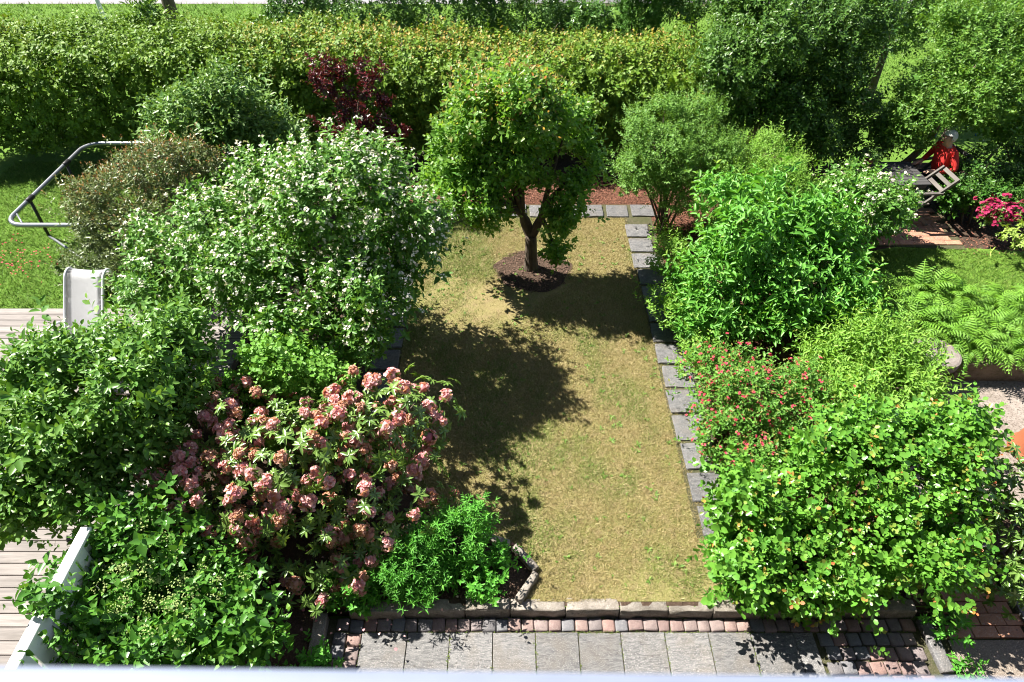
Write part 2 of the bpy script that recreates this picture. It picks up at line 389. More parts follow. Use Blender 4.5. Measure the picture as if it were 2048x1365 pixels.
def put_leaves(root, base, arr, idx, rng, mat, shape, ratio, fold, droop, tips=(0, 0.3, 0.65, 1.0), name='leaf'):
    var = leaf_variants(name, mat, shape, ratio, fold, droop, tips)
    d, n, s = frames(arr[1][idx], arr[2][idx]); tv = np.array(tips)
    for j, i in enumerate(idx):
        o = bpy.data.objects.new(name, var[int(np.argmin(np.abs(tv - arr[6][i])))]); C.objects.link(o); o.parent = root
        Lx = float(arr[3][i]); p = arr[0][i] - base
        # columns: x = across, y = along, z = normal
        m = Matrix(((-s[j][0] * Lx, d[j][0] * Lx, n[j][0] * Lx, p[0]), (-s[j][1] * Lx, d[j][1] * Lx, n[j][1] * Lx, p[1]), (-s[j][2] * Lx, d[j][2] * Lx, n[j][2] * Lx, p[2]), (0, 0, 0, 1)))
        o.matrix_basis = m
def stem(root, base, pts, radii, mat, name='stem', seg=6, sub=4):
    bm = bmesh.new(); P = curve_pts(pts, sub) if len(pts) > 2 else [np.array(p, float) for p in pts]
    rr = np.interp(np.linspace(0, len(radii) - 1, len(P)), np.arange(len(radii)), radii)
    add_tube(bm, [Vector(p - base) for p in P], list(rr), seg)
    return link(name, bmmesh(name, bm, mat, True), None, root)
def auto_stems(root, base, lobes, rng, mat, r0=0.022, per=2):
    for c, r in lobes:
        for k in range(per):
            tgt = np.array(c) + rng.normal(0, 0.35, 3) * np.array(r) * 0.8
            b = base + np.array([rng.normal(0, 0.08), rng.normal(0, 0.08), 0])
            mid = (b + tgt) / 2 + np.array([rng.normal(0, 0.06), rng.normal(0, 0.06), 0.12])
            stem(root, base, [b, mid, tgt], [r0, r0 * 0.7, r0 * 0.3], mat)
def blossoms(P, A, rng, n=7, rad=0.028, petals=4, L=0.014, ratio=0.95):
    """little flat-topped clusters of florets -> leaf-style arrays"""
    k = len(P); R = rng.normal(0, 1, (k, n, 3)); R = unit(R) * rad * rng.uniform(0.3, 1, (k, n, 1))
    A_ = A[:, None, :]; R = R - A_ * np.sum(R * A_, -1, keepdims=True) * 0.55
    fc = (P[:, None] + R).reshape(-1, 3)
    fa = unit((A_ + R / rad * 0.6 + rng.normal(0, 0.25, (k, n, 3))).reshape(-1, 3))
    s = unit(np.cross(fa, unit(rng.normal(size=fa.shape)))); t = np.cross(fa, s)
    out = []
    for q in range(petals):
        an = 2 * math.pi * q / petals
        dd = s * math.cos(an) + t * math.sin(an) + fa * 0.25
        out.append((fc, dd, fa))
    p = np.concatenate([o[0] for o in out]); d = np.concatenate([o[1] for o in out]); nn = np.concatenate([o[2] for o in out])
    m = len(p); Ls = L * rng.uniform(0.8, 1.2, m)
    return [p, d, nn, Ls, Ls * ratio, rng.uniform(0, 1, m), rng.uniform(0, 0.2, m)]

def ragged(lobes, rng, k=6, f=(0.3, 0.55)):
    """break smooth masses up into many uneven clumps"""
    out = []
    for c, r in lobes:
        c = np.array(c, float); r = np.array(r, float); out.append((c, r * 0.84))
        for i in range(k):
            u = unit(rng.normal(size=3) + np.array([0, -0.15, 0.25])); q = rng.uniform(*f)
            out.append((c + u * r * rng.uniform(0.62, 0.95), np.maximum(r * q * rng.uniform(0.8, 1.25, 3), 0.1)))
    return out
def L_(px, py, Y, rx, ry, rz): return (atY(px, py, Y), (rx, ry, rz))
def plant(name, label, cat, base, lobes, n, leaf, mat, seed, style='opp', nleaf=8, length=0.22, ratio=0.5, shape='oval', lo=0.55,
          bump_=0.13, gap=-9, gapk=4.5, up=0.5, out=0.7, jit=0.45, upb=0.7, n_ind=0, cell=20, fold=0.22, droop=0.18, stems=2, stem_mat='stem', stem_r=0.02,
          spread=(75, 30), tipn=0.35, tip_amt=(0.0, 1.0), tip_pow=1.0, tip_z=False, crown='crown', group=None, flower=None, scale=(0.68, 1.3), zmin=0.06, ret=False, droop_dir=0.12, simple=False, sub=6):
    rng = np.random.default_rng(seed); base = np.array(base, float)
    root = empty(name, base); tag(root, label, cat, group)
    lob2 = ragged(lobes, rng, sub) if sub else lobes
    P, A = scatter(lob2, int(n * 1.25), rng, lo, bump_, zmin, gap, gapk, up, out, jit, seed)
    P = P - A * length * 0.6
    tm = [sprig(rng, nleaf, length, leaf, ratio, style, spread, tipn) for _ in range(7)]
    tk = tip_amt[0] + (tip_amt[1] - tip_amt[0]) * rng.uniform(size=len(P)) ** tip_pow
    if tip_z:   # young shoots stand at the sunny top of the plant
        z = P[:, 2]; tk = tk * np.clip((z - np.percentile(z, 35)) / (np.percentile(z, 92) - np.percentile(z, 35)), 0, 1)
    arr = sprigs_to_leaves(P, A, rng, tm, scale, upb, droop_dir, tk)
    if n_ind:
        idx = pick_front(arr[0], arr[3], n_ind, rng, cell)
        put_leaves(root, base, arr, idx, rng, mat, shape, ratio, fold, droop)
        keep = np.ones(len(arr[0]), bool); keep[idx] = False; rest = [a[keep] for a in arr]
    else: rest = arr
    V, Q, at_ = leaf_mesh_arrays(*rest, shape=shape, fold=fold, droop=droop, simple=simple)
    c = link(crown, npmesh(crown, V - base, Q, at_, mat), None, root); c['kind'] = 'stuff'
    if stems: auto_stems(root, base, lobes, rng, M[stem_mat], stem_r, stems)
    if flower:
        fn, fmat, fp = flower['n'], flower['mat'], dict(flower.get('p', {}))
        x, y, z = P[:, 0], P[:, 1], P[:, 2]
        wz = np.clip((z - z.min()) / (z.max() - z.min()), 0, 1) ** flower.get('zp', 1.0) * (A[:, 2] > -0.1) + 1e-4
        if 'side' in flower: wz = wz * np.clip(flower['side'](P), 0.02, 1)
        fi = rng.choice(len(P), min(fn, len(P)), replace=False, p=wz / wz.sum())
        fa = unit(A[fi] + np.array([0, 0, 0.6])); fpz = P[fi] + A[fi] * length * flower.get('off', 0.95)
        fr = blossoms(fpz, fa, rng, **fp)
        V, Q, at_ = leaf_mesh_arrays(*fr, shape='petal', fold=0.3, droop=0.1)
        b = link('blossom', npmesh('blossom', V - base, Q, at_, fmat), None, root); b['kind'] = 'stuff'
    return (root, base, P, A, rng) if ret else root

def grass(name, poly, n, z, h, wdt, mat, seed, label, holes=(), patch=False):
    """short blades inside a polygon"""
    rng = np.random.default_rng(seed); poly = np.array(poly, float)
    lo_, hi_ = poly.min(0), poly.max(0); p = rng.uniform(lo_, hi_, (int(n * 1.8), 2))
    def inside(p, poly):
        r = np.zeros(len(p), bool); j = len(poly) - 1
        for i in range(len(poly)):
            a, b = poly[i], poly[j]
            cnd = ((a[1] > p[:, 1]) != (b[1] > p[:, 1])) & (p[:, 0] < (b[0] - a[0]) * (p[:, 1] - a[1]) / (b[1] - a[1] + 1e-12) + a[0])
            r ^= cnd; j = i
        return r
    ok = inside(p, poly)
    for cx, cy, rr in holes: ok &= np.hypot(p[:, 0] - cx, p[:, 1] - cy) > rr * (1 + 0.12 * np.sin(5 * np.arctan2(p[:, 1] - cy, p[:, 0] - cx)))
    p = p[ok]; gr = np.zeros(len(p))
    if patch:        # green and scorched patches, bare spots
        q = np.column_stack([p, 0 * p[:, 0]])
        gr = 0.60 + 0.75 * wob(q, 31, 1.1) + 0.55 * wob(q, 32, 3.0) + 0.3 * wob(q, 33, 9.0) + 0.25 * np.exp(-((p[:, 0] + 0.4) / 0.9) ** 2 - ((p[:, 1] - 6.6) / 1.6) ** 2)
        gr = gr - 0.35 * np.clip((5.2 - p[:, 1]) / 1.5, 0, 1)
        bare = wob(q, 34, 2.1) + 0.5 * wob(q, 35, 7.0); o2 = rng.uniform(size=len(p)) < np.clip(1.35 - 0.75 * np.clip(bare, 0, 2), 0.12, 1)
        p, gr = p[o2], gr[o2]
    p = p[:n]; gr = np.clip(gr[:n], 0, 1); k = len(p); b = np.column_stack([p, np.full(k, z)])
    an = rng.uniform(0, 6.28, k); s = np.column_stack([np.cos(an), np.sin(an), 0 * an]) * (wdt * rng.uniform(0.6, 1.3, k))[:, None]
    hh = h * rng.uniform(0.5, 1.3, k) * (1 + 0.7 * gr * rng.uniform(size=k)); ln = rng.normal(0, 0.75, (k, 2)) * hh[:, None]
    tipp = b + np.column_stack([ln, hh])
    V = np.stack([b - s, b + s, tipp], 1).reshape(-1, 3); Q = np.arange(3 * k).reshape(-1, 3)
    o = link(name, npmesh(name, V, Q, {'rnd': np.repeat(rng.uniform(size=k), 3), 'tip': np.repeat(gr + rng.normal(0, 0.16, k) * patch, 3)}, mat)); tag(o, label, 'grass', kind='stuff'); return o
def sheet(name, poly, z, mat, div=0):
    bm = bmesh.new(); f = bm.faces.new([bm.verts.new((x, y, z)) for x, y in poly])
    o = link(name, bmmesh(name, bm, mat)); o['kind'] = 'structure'; return o
def slabform(name, poly, z0, z1, mat):
    bm = bmesh.new(); t = [bm.verts.new((x, y, z1)) for x, y in poly]; b = [bm.verts.new((x, y, z0)) for x, y in poly]
    bm.faces.new(t); n = len(poly)
    for i in range(n): bm.faces.new((t[i], b[i], b[(i + 1) % n], t[(i + 1) % n]))
    bmesh.ops.recalc_face_normals(bm, faces=bm.faces)
    if bm.faces[:][0].normal.z < 0: bmesh.ops.reverse_faces(bm, faces=bm.faces)
    o = link(name, bmmesh(name, bm, mat)); o['kind'] = 'structure'; return o

# ================================================================== THE SETTING
KY = 3.07                       # the kerb line: garden level 0 behind it, patio level -0.12 in front
PZ = -0.12
# ground: one sheet with a step at the kerb
GX = 4.06
bm = bmesh.new(); Lz = PZ - 0.06; gy = KY + 0.05
edge = [(-150, gy), (GX, gy), (GX, 4.25), (150, 4.25)]
hi = [bm.verts.new((x, y, 0)) for x, y in edge]; lo_v = [bm.verts.new((x, y, Lz)) for x, y in edge]
bm.faces.new(hi + [bm.verts.new((150, 250, 0)), bm.verts.new((-150, 250, 0))])
bm.faces.new(lo_v[::-1] + [bm.verts.new((-150, -60, Lz)), bm.verts.new((150, -60, Lz))])
for i in range(3): bm.faces.new((hi[i], lo_v[i], lo_v[i + 1], hi[i + 1]))
bmesh.ops.recalc_face_normals(bm, faces=bm.faces)
for f in bm.faces:
    if abs(f.normal.z) > 0.5 and f.normal.z < 0: f.normal_flip()
o = link('ground', bmmesh('ground', bm, M['grass_far'])); o['kind'] = 'structure'; o.data.materials.append(M['soil'])
for p_ in o.data.polygons:
    if abs(p_.normal.z) < 0.5: p_.material_index = 1
sheet('front_soil', [(GX, 2.86), (9, 2.86), (9, 4.24), (GX, 4.24)], PZ - 0.05, M['soil'])
sheet('soil_bed', [(-3.6, KY + 0.06), (GX - 0.01, KY + 0.06), (GX - 0.01, 4.26), (5.2, 4.26), (5.2, 12.4), (-4.6, 12.4), (-4.6, 7.5), (-3.6, 7.4)], 0.004, M['soil'])
slabform('front_bed', [(-3.45, 0.8), (-1.76, 0.8), (-1.76, KY + 0.06), (-3.45, KY + 0.06)], -0.16, -0.03, M['soil'])
LAWN = [(-1.45, 5.2), (-1.2, 4.5), (-0.75, 4.0), (-0.35, 3.82), (0.05, 3.74), (0.27, 3.45), (0.08, KY + 0.1), (2.05, KY + 0.1), (2.02, 3.9), (1.93, 9.98), (-1.5, 9.98)]
sheet('lawn', LAWN, 0.009, M['lawn_dry'])
TREE = np.array([0.29, 8.56, 0])
ring = [(TREE[0] + 0.03 + (0.58 + 0.05 * math.sin(3 * a) + 0.03 * math.sin(7 * a)) * math.cos(a), TREE[1] - 0.08 + (0.52 + 0.04 * math.sin(4 * a)) * math.sin(a)) for a in np.linspace(0, 6.28, 40, endpoint=False)]
o = sheet('tree_ring_soil', ring, 0.013, M['soil'])
sheet('mulch_bed', [(-2.5, 10.35), (2.35, 10.35), (2.33, 3.9), (GX - 0.02, 3.9), (GX - 0.02, 11.6), (-2.5, 11.6)], 0.008, M['mulch'])
sheet('back_lawn', [(-40, 14.2), (40, 14.2), (40, 21.6), (-40, 21.6)], 0.006, M['grass_far'])
sheet('road', [(-60, 22.0), (60, 22.0), (60, 27.5), (-60, 27.5)], 0.01, M['road'])
# pavement slabs beyond the hedge, where the photo shows their joints
pv = link('pavement', bmmesh('pavement', box_bm(9, 2.3, 0.02), M['sand']), None, None, (5.2, 22.9, -0.002)); pv['kind'] = 'structure'
me = bmmesh('paving_slab', box_bm(0.78, 0.42, 0.03, 0.006), M['path_slab'])
for i in range(11):
    for j in range(4): link('paving_slab', me, None, pv, (-4.3 + i * 0.8, -0.75 + j * 0.44, 0.02))
# left green lawn around the trampoline, right terrace
sheet('left_lawn', [(-20, 7.35), (-4.3, 7.35), (-4.3, 12.2), (-20, 12.2)], 0.007, M['grass_far'])
TZ = 0.2
slabform('terrace', [(4.75, 6.6), (5.6, 6.25), (14, 6.25), (14, 11.6), (4.75, 11.6)], -0.01, TZ, M['soil'])
sheet('terrace_lawn', [(5.0, 7.1), (12, 7.1), (12, 8.35), (7.1, 8.8), (6.0, 8.85), (5.0, 8.6)], TZ + 0.005, M['grass_far'])
slabform('pale_paving', [(4.3, 4.3), (12, 4.3), (12, 6.2), (5.0, 6.2)], -0.05, 0.02, M['pale'])
sheet('aggregate_paving', [(4.06, 0.8), (9, 0.8), (9, 2.86), (4.06, 2.86)], PZ - 0.006, M['aggregate'])

rs = random.Random(5)
def rough_block(sx, sy, sz, seed, bev=0.012, amp=0.006, cuts=2):
    """stone block, top at z = 0: bevelled, slightly uneven faces"""
    r = random.Random(seed); bm = box_bm(sx, sy, sz, 0, 1, -sz / 2)
    bmesh.ops.subdivide_edges(bm, edges=[e for e in bm.edges if e.calc_length() > 0.2], cuts=cuts, use_grid_fill=True)
    bmesh.ops.bevel(bm, geom=[e for e in bm.edges if e.is_boundary or e.calc_face_angle(0) > 0.5], offset=bev, segments=2, affect='EDGES', profile=0.55)
    for v in bm.verts: v.co += Vector((r.uniform(-amp, amp), r.uniform(-amp, amp), r.uniform(-amp, amp) * 0.7))
    return bm
# ---- patio: slabs, setts
patio = sheet('patio', [(-1.74, 1.2), (4.06, 1.2), (4.06, KY), (-1.74, KY)], PZ - 0.012, M['sand'])
xs = [-1.405, -0.977, -0.582, -0.178, 0.22, 0.62, 1.016, 1.43, 1.84, 2.235, 2.64]
k = 0
for row in range(3):
    y1 = 2.93 - row * 0.405
    for i in range(10):
        wd = xs[i + 1] - xs[i]
        bm = rough_block(wd - 0.008, 0.398, 0.05, 100 + k, 0.005, 0.0015)
        sh = rs.uniform(-0.004, 0.004)
        o = link('paving_slab', bmmesh('paving_slab', bm, M['slab']), None, patio, ((xs[i] + xs[i + 1]) / 2, y1 - 0.2 + sh, PZ + rs.uniform(-0.003, 0.003))); k += 1
        o.rotation_euler = (rs.uniform(-0.006, 0.006), rs.uniform(-0.006, 0.006), rs.uniform(-0.004, 0.004))
# slanted narrow slab at the right end of the row
bm = rough_block(0.18, 0.9, 0.05, 77, 0.005, 0.0015)
o = link('paving_slab', bmmesh('paving_slab', bm, M['slab']), None, patio, (2.735, 2.48, PZ)); o.rotation_euler[2] = 0.02
setts = [bmmesh('sett', rough_block(0.126, 0.121, 0.1, 300 + i, 0.016, 0.006), M['sett'], True) for i in range(7)]
def sett(x, y, sx=1.0, rz=0.0):
    o = link('sett', setts[rs.randrange(7)], None, patio, (x + rs.uniform(-.004, .004), y + rs.uniform(-.005, .005), PZ + 0.012 + rs.uniform(-0.006, 0.006)))
    o.scale = (sx * rs.uniform(0.95, 1.03), rs.uniform(0.95, 1.04), 1); o.rotation_euler = (rs.uniform(-.04, .04), rs.uniform(-.04, .04), rz + rs.uniform(-.03, .03))
x = -1.40
while x < 3.75:
    f = rs.uniform(0.88, 1.12); sett(x + 0.0635 * f, 3.0, f); x += 0.1265 * f
for c in range(2):
    y = 3.0 if c == 0 else 2.99
    for j in range(8): sett(-1.605 + c * 0.132, y - j * 0.127)
for j in range(6):
    x = 2.86 + (0.03 if j % 2 else 0)
    while x < 3.76: sett(x + 0.06, 2.868 - j * 0.132, 1.0, 0.03); x += 0.13
# ---- kerb
kerb = sheet('kerb', [(-1.9, KY + 0.02), (4.0, KY + 0.02), (4.0, KY + 0.11), (-1.9, KY + 0.11)], -0.05, M['sand'])
kx = [-1.62, -1.54 + 0.0, -1.03, -0.443, -0.0165, 0.51, 1.02, 1.48, 1.905, 2.36, 2.83, 3.3, 3.82]
for i in range(1, len(kx) - 1):
    wd = kx[i + 1] - kx[i]
    bm = rough_block(wd - 0.006, 0.115, 0.2, 500 + i, 0.01, 0.008, 4)
    for v in bm.verts:     # split front face
        if v.co.y < -0.04 and v.co.z < -0.02: v.co.y += rs.uniform(-0.016, 0.004)
    o = link('kerb_stone', bmmesh('kerb_stone', bm, M['kerb'], True), None, kerb, ((kx[i] + kx[i + 1]) / 2, KY + 0.065 + rs.uniform(-0.012, 0.012), 0.012 + rs.uniform(-0.01, 0.01)))
    o.rotation_euler = (rs.uniform(-.03, .03), rs.uniform(-.01, .01), rs.uniform(-.015, .015))
for (x, y, l, rz, m_) in ((-1.79, 2.86, 0.42, 0.03, 'kerb'), (-1.81, 2.38, 0.46, 0.02, 'kerb'), (3.90, 2.80, 0.5, 0.03, 'path_slab'), (3.915, 2.28, 0.5, 0.03, 'path_slab')):
    bm = rough_block(0.115, l - 0.01, 0.2, int(l * 1000), 0.012, 0.005, 3)
    o = link('kerb_stone', bmmesh('kerb_stone', bm, M[m_], True), None, kerb, (x, y, 0.0 if x < 0 else PZ + 0.05)); o.rotation_euler[2] = rz
# edging stones of the flower bed corner
bed_edge = [((-0.52, 3.93), (-0.02, 3.76)), ((0.02, 3.74), (0.24, 3.47)), ((0.235, 3.44), (0.055, 3.155))]
for i, (a, b) in enumerate(bed_edge):
    a, b = Vector((*a, 0)), Vector((*b, 0)); l = (b - a).length
    bm = rough_block(0.075, l - 0.01, 0.14, 620 + i, 0.012, 0.006, 3)
    o = link('edging_stone', bmmesh('edging_stone', bm, M['kerb'], True), None, None, ((a + b) / 2 + Vector((0, 0, 0.075))))
    o.rotation_euler = (0.0, 0.03, math.atan2((b - a).y, (b - a).x) - math.pi / 2)
    tag(o, ['long grey edging stone half hidden under the green perennials', 'rough edging stone at the point of the soil bed, dipping into the lawn', 'straight edging stone between the bare soil corner and the kerb'][i], 'edging stone', 'stones edging the flower bed')
# ---- stepping stones round the lawn
path = sheet('stone_path', [(1.9, 3.85), (2.36, 3.85), (2.36, 10.42), (-1.5, 10.42), (-1.5, 9.99), (1.9, 9.99)], 0.006 + 0.007, M['sand'])
pslabs = [bmmesh('path_slab', rough_block(0.375, 0.375, 0.06, 700 + i, 0.012, 0.005), M['path_slab']) for i in range(5)]
def pslab(x, y, par=path, s=(1, 1)):
    o = link('path_slab', pslabs[rs.randrange(5)], None, par, (x, y, 0.036 + rs.uniform(-0.004, 0.005))); o.scale = (s[0] * rs.uniform(.97, 1.03), s[1] * rs.uniform(.97, 1.02), 1)
    o.rotation_euler = (rs.uniform(-.015, .015), rs.uniform(-.015, .015), rs.uniform(-.03, .03) + (math.pi if rs.random() < .5 else 0))
y = 4.05
while y < 9.95:
    pslab(2.14 - (y - 4) * 0.012 + rs.uniform(-.015, .015), y); y += 0.425
for x in np.arange(-1.25, 2.3, 0.436): pslab(x, 10.2 + rs.uniform(-.015, .015))
path2 = sheet('stone_path', [(-1.85, 5.0), (-1.46, 5.0), (-1.48, 9.9), (-1.87, 9.9)], 0.013, M['sand'])
for y in np.arange(5.2, 9.8, 0.43): pslab(-1.66, y, path2, (0.95, 1))
# ---- brick path on the right, its edging
bp = sheet('brick_path', [(4.08, 2.87), (4.95, 2.87), (4.95, 4.22), (4.08, 4.22)], PZ - 0.03, M['sand'])
bme = [bmmesh('brick', rough_block(0.236, 0.112, 0.06, 800 + i, 0.006, 0.002), M['brick']) for i in range(3)]
for j in range(11):
    for i in range(5):
        x = 4.08 + (i + (0.5 if j % 2 else 0)) * 0.243
        if x > 4.72: continue
        o = link('brick', bme[rs.randrange(3)], None, bp, (x + 0.12, 2.94 + j * 0.119, PZ + 0.0 + rs.uniform(-.003, .003)))
        o.rotation_euler = (rs.uniform(-.012, .012), rs.uniform(-.012, .012), rs.uniform(-.01, .01))
for j, y in enumerate((3.02, 3.52, 3.98)):
    bm = rough_block(0.09, 0.49, 0.18, 880 + j, 0.01, 0.004, 3)
    o = link('kerb_stone', bmmesh('kerb_stone', bm, M['path_slab'], True), None, bp, (4.90, y, PZ + 0.03)); o.rotation_euler[2] = -0.03
# ---- retaining wall and round millstone-like cap on the right
bm = rough_block(7.4, 0.2, 0.36, 900, 0.02, 0.012, 14)
o = link('retaining_wall', bmmesh('retaining_wall', bm, M['concrete'], True), None, None, (9.25, 6.2, 0.33)); tag(o, 'low brown concrete retaining wall in front of the ferns', 'wall')
bm = bmesh.new(); pr = [(0.0, 0.0), (0.13, 0.0), (0.15, 0.012), (0.26, 0.02), (0.285, 0.012), (0.29, -0.01), (0.285, -0.085), (0.25, -0.1), (0.0, -0.1)]
prev = None; SEG = 40
rings = []
for (r_, z_) in pr: rings.append([bm.verts.new((r_ * math.cos(6.28318 * k / SEG), r_ * math.sin(6.28318 * k / SEG), z_)) for k in range(SEG)] if r_ > 0 else [bm.verts.new((0, 0, z_))])
for a, b in zip(rings[:-1], rings[1:]):
    for k in range(SEG):
        if len(a) == 1: bm.faces.new((a[0], b[k], b[(k + 1) % SEG]))
        elif len(b) == 1: bm.faces.new((a[k], b[0], a[(k + 1) % SEG]))
        else: bm.faces.new((a[k], b[k], b[(k + 1) % SEG], a[(k + 1) % SEG]))
bmesh.ops.recalc_face_normals(bm, faces=bm.faces)
DISC = at(1872, 707, 0.42)
M['disc'] = groundmat('disc_stone', [(0.17, 0.14, 0.13), (0.21, 0.18, 0.165), (0.28, 0.255, 0.23), (0.10, 0.085, 0.08)], (5, 16, 120), 0.5)
o = empty('round_stone', (DISC[0], DISC[1], 0.02)); tag(o, 'flat round grey stone disc on a stub at the corner of the wall', 'stone')
link('disc', bmmesh('disc', bm, M['disc'], False), None, o, (0, 0, 0.4))
bm = bmesh.new(); add_tube(bm, [(0, 0, 0.0), (0, 0, 0.31)], [0.2, 0.19], 24); link('stub', bmmesh('stub', bm, M['concrete'], True), None, o)

# ---- deck with boards one by one
DZ = 0.14; DX0, DX1, DY0, DY1 = -9.2, -3.58, 1.6, 7.42
deck = empty('deck', (-6.4, 4.5, 0)); tag(deck, 'weathered pale wooden deck of long boards beside the garden', 'deck')
bm = bmesh.new()
for x in np.arange(DX0 + 0.1, DX1, 0.6): add_box(bm, (x + 6.4, 0.0, DZ - 0.1 - 0.02), (0.05, DY1 - DY0 - 0.1, 0.13))
add_box(bm, (DX1 - 0.02 + 6.4, 0.0, DZ - 0.095), (0.03, DY1 - DY0 - 0.06, 0.13))
link('joist', bmmesh('joist', bm, M['joist']), None, deck)
bmesh_board = [bmmesh('board', box_bm(DX1 - DX0, 0.119, 0.028, 0.003), M['deck']) for i in range(1)]
nb = int((DY1 - DY0) / 0.1265)
for i in range(nb):
    o = link('board', bmesh_board[0], None, deck, ((DX0 + DX1) / 2 + 6.4 + rs.uniform(-.004, .004), DY0 + 0.06 + i * 0.1265 - 4.5, DZ - 0.028 + rs.uniform(-.001, .001)))
# white screen along the deck with its cap rail
FX = -3.47
fen = empty('white_fence', (FX, 3.2, 0)); tag(fen, 'low white painted fence with a flat cap rail beside the deck', 'fence')
link('cap_rail', bmmesh('cap_rail', box_bm(0.088, 2.4, 0.035, 0.004), M['white']), None, fen, (0, -1.28, 1.32))
for i in range(16):
    link('fence_board', bpy.data.meshes.get('fence_board') or bmmesh('fence_board', box_bm(0.02, 0.118, 1.28, 0.003), M['white']), None, fen, (0.02, -2.42 + i * 0.142, 0.03))
for y in (-2.4, -1.3, -0.18): link('post', bpy.data.meshes.get('post') or bmmesh('post', box_bm(0.07, 0.07, 1.317, 0.004), M['white']), None, fen, (-0.035, y, 0))

# ---- balcony rail right below the camera
br = empty('balcony_railing', (0, 0.1, 4.6)); tag(br, 'pale painted balcony rail, bluish sky shade put into its colour, across the bottom edge of the view, out of focus', 'railing')
o = link('top_rail', bmmesh('top_rail', box_bm(5.0, 0.16, 0.05, 0.006, 2), M['sill']), None, br, (0, 0, 0)); 
def rail_edge(py):    # where the far edge of the rail has to lie, 0.5 m below the lens
    return at(1024, py, HCAM - 0.5)
ea = at(0, 1327, HCAM - 0.5); eb = at(2048, 1352, HCAM - 0.5)
ang = math.atan2(eb[1] - ea[1], eb[0] - ea[0]); mid = (ea + eb) / 2
br.location = (mid[0], mid[1] - 0.08, HCAM - 0.55); br.rotation_euler = (0, 0, ang)
for i in range(-12, 13):
    link('baluster', bpy.data.meshes.get('baluster') or bmmesh('baluster', box_bm(0.12, 0.022, 0.9, 0.003), M['sill']), None, br, (i * 0.19, -0.03, -0.902))
link('bottom_rail', bmmesh('bottom_rail', box_bm(5.0, 0.04, 0.08, 0.004), M['sill']), None, br, (0, -0.064, -0.85))

# ---- grass blades and mulch chips (nobody could count them)
grass('lawn_grass', LAWN, 200000, 0.009, 0.027, 0.0028, M['blades_dry'], 1, 'short sun-dried lawn grass, straw with green patches', patch=True, holes=[(TREE[0] + .03, TREE[1] - .08, 0.56)])
grass('left_lawn_grass', [(-9.5, 7.5), (-4.4, 7.5), (-4.4, 12), (-9.5, 12)], 60000, 0.007, 0.05, 0.005, M['blades_green'], 2, 'lush green lawn grass under the metal frame')
grass('terrace_grass', [(5.0, 7.1), (9.5, 7.1), (9.5, 8.3), (7.1, 8.75), (6.0, 8.8), (5.0, 8.55)], 22000, TZ + .005, 0.045, 0.005, M['blades_green'], 3, 'green grass strip behind the ferns')
grass('back_grass', [(-12, 14.2), (13, 14.2), (16, 22), (-16, 22)], 60000, 0.006, 0.09, 0.010, M['blades_green'], 4, 'bright lawn grass beyond the long hedge')
def chips(name, poly_fn, n, z, seed, mat, label, L=0.03):
    rng = np.random.default_rng(seed); p = poly_fn(rng, n); k = len(p)
    P = np.column_stack([p, np.full(k, z) + rng.uniform(0.0, 0.02, k)]); an = rng.uniform(0, 6.28, k)
    D = np.column_stack([np.cos(an), np.sin(an), rng.normal(0, 0.25, k)]); Nn = np.column_stack([rng.normal(0, 0.35, k), rng.normal(0, 0.35, k), np.ones(k)])
    Ls = L * rng.uniform(0.5, 1.3, k)
    V, Q, A = leaf_mesh_arrays(P, D, Nn, Ls, Ls * 0.5, rng.uniform(size=k), np.zeros(k), 'petal', 0.3, 0.05)
    o = link(name, npmesh(name, V, Q, A, mat)); tag(o, label, 'bark chips', kind='stuff')
M['chips'] = leafmat('bark_chips', (0.10, 0.042, 0.028), (0.30, 0.135, 0.09), None, 0.8, 0, 0.2)
M['soil_chips'] = leafmat('soil_crumbs', (0.05, 0.03, 0.022), (0.20, 0.13, 0.10), None, 0.9, 0, 0.1)
chips('bark_mulch', lambda r, n: np.concatenate([r.uniform((-2.4, 10.45), (2.4, 11.6), (n, 2)), r.uniform((2.36, 4.2), (3.1, 10.4), (n // 3, 2)), r.uniform((2.4, 9.6), (3.4, 10.6), (n // 4, 2))]), 9000, 0.008, 7, M['chips'], 'reddish bark mulch along the hedge and the stepping stones')
def ringpts(r, n):
    a = r.uniform(0, 6.28, n); q = np.sqrt(r.uniform(0, 1, n)) * 0.6
    return np.column_stack([TREE[0] + .03 + q * np.cos(a), TREE[1] - .08 + q * np.sin(a) * .92])
chips('tree_ring_mulch', ringpts, 1500, 0.013, 8, M['soil_chips'], 'dark brown mulch ring around the foot of the lawn tree', 0.028)
chips('soil_crumbs', lambda r, n: r.uniform((-1.7, 3.2), (0.02, 3.7), (n, 2)), 2500, 0.004, 9, M['soil_chips'], 'loose brown soil in the flower bed corner', 0.02)
chips('terrace_litter', lambda r, n: r.uniform((6.9, 8.6), (10, 11.2), (n, 2)), 4000, TZ + .002, 10, M['chips'], 'brown bark litter around the pink azalea', 0.035)

M['moss'] = leafmat('joint_moss', (0.05, 0.075, 0.018), (0.10, 0.12, 0.04), None, 0.9, 0, 0.1)
def joints(r, n):
    k = n // 3
    a = np.column_stack([r.choice(xs, k) + r.normal(0, 0.006, k), r.uniform(2.1, 2.94, k)])
    b = np.column_stack([r.uniform(-1.7, 3.9, k), 2.935 + r.normal(0, 0.007, k)])
    c = np.column_stack([r.uniform(-1.7, 3.9, k), KY + r.normal(-0.006, 0.008, k)])
    p = np.concatenate([a, b, c]); return p[np.sin(p[:, 0] * 9) + np.sin(p[:, 0] * 23 + p[:, 1] * 17) + r.normal(0, .7, len(p)) > 0.1]
chips('joint_moss', joints, 4200, PZ - 0.012, 12, M['moss'], 'moss and fine weeds in the joints of the patio slabs', 0.016)

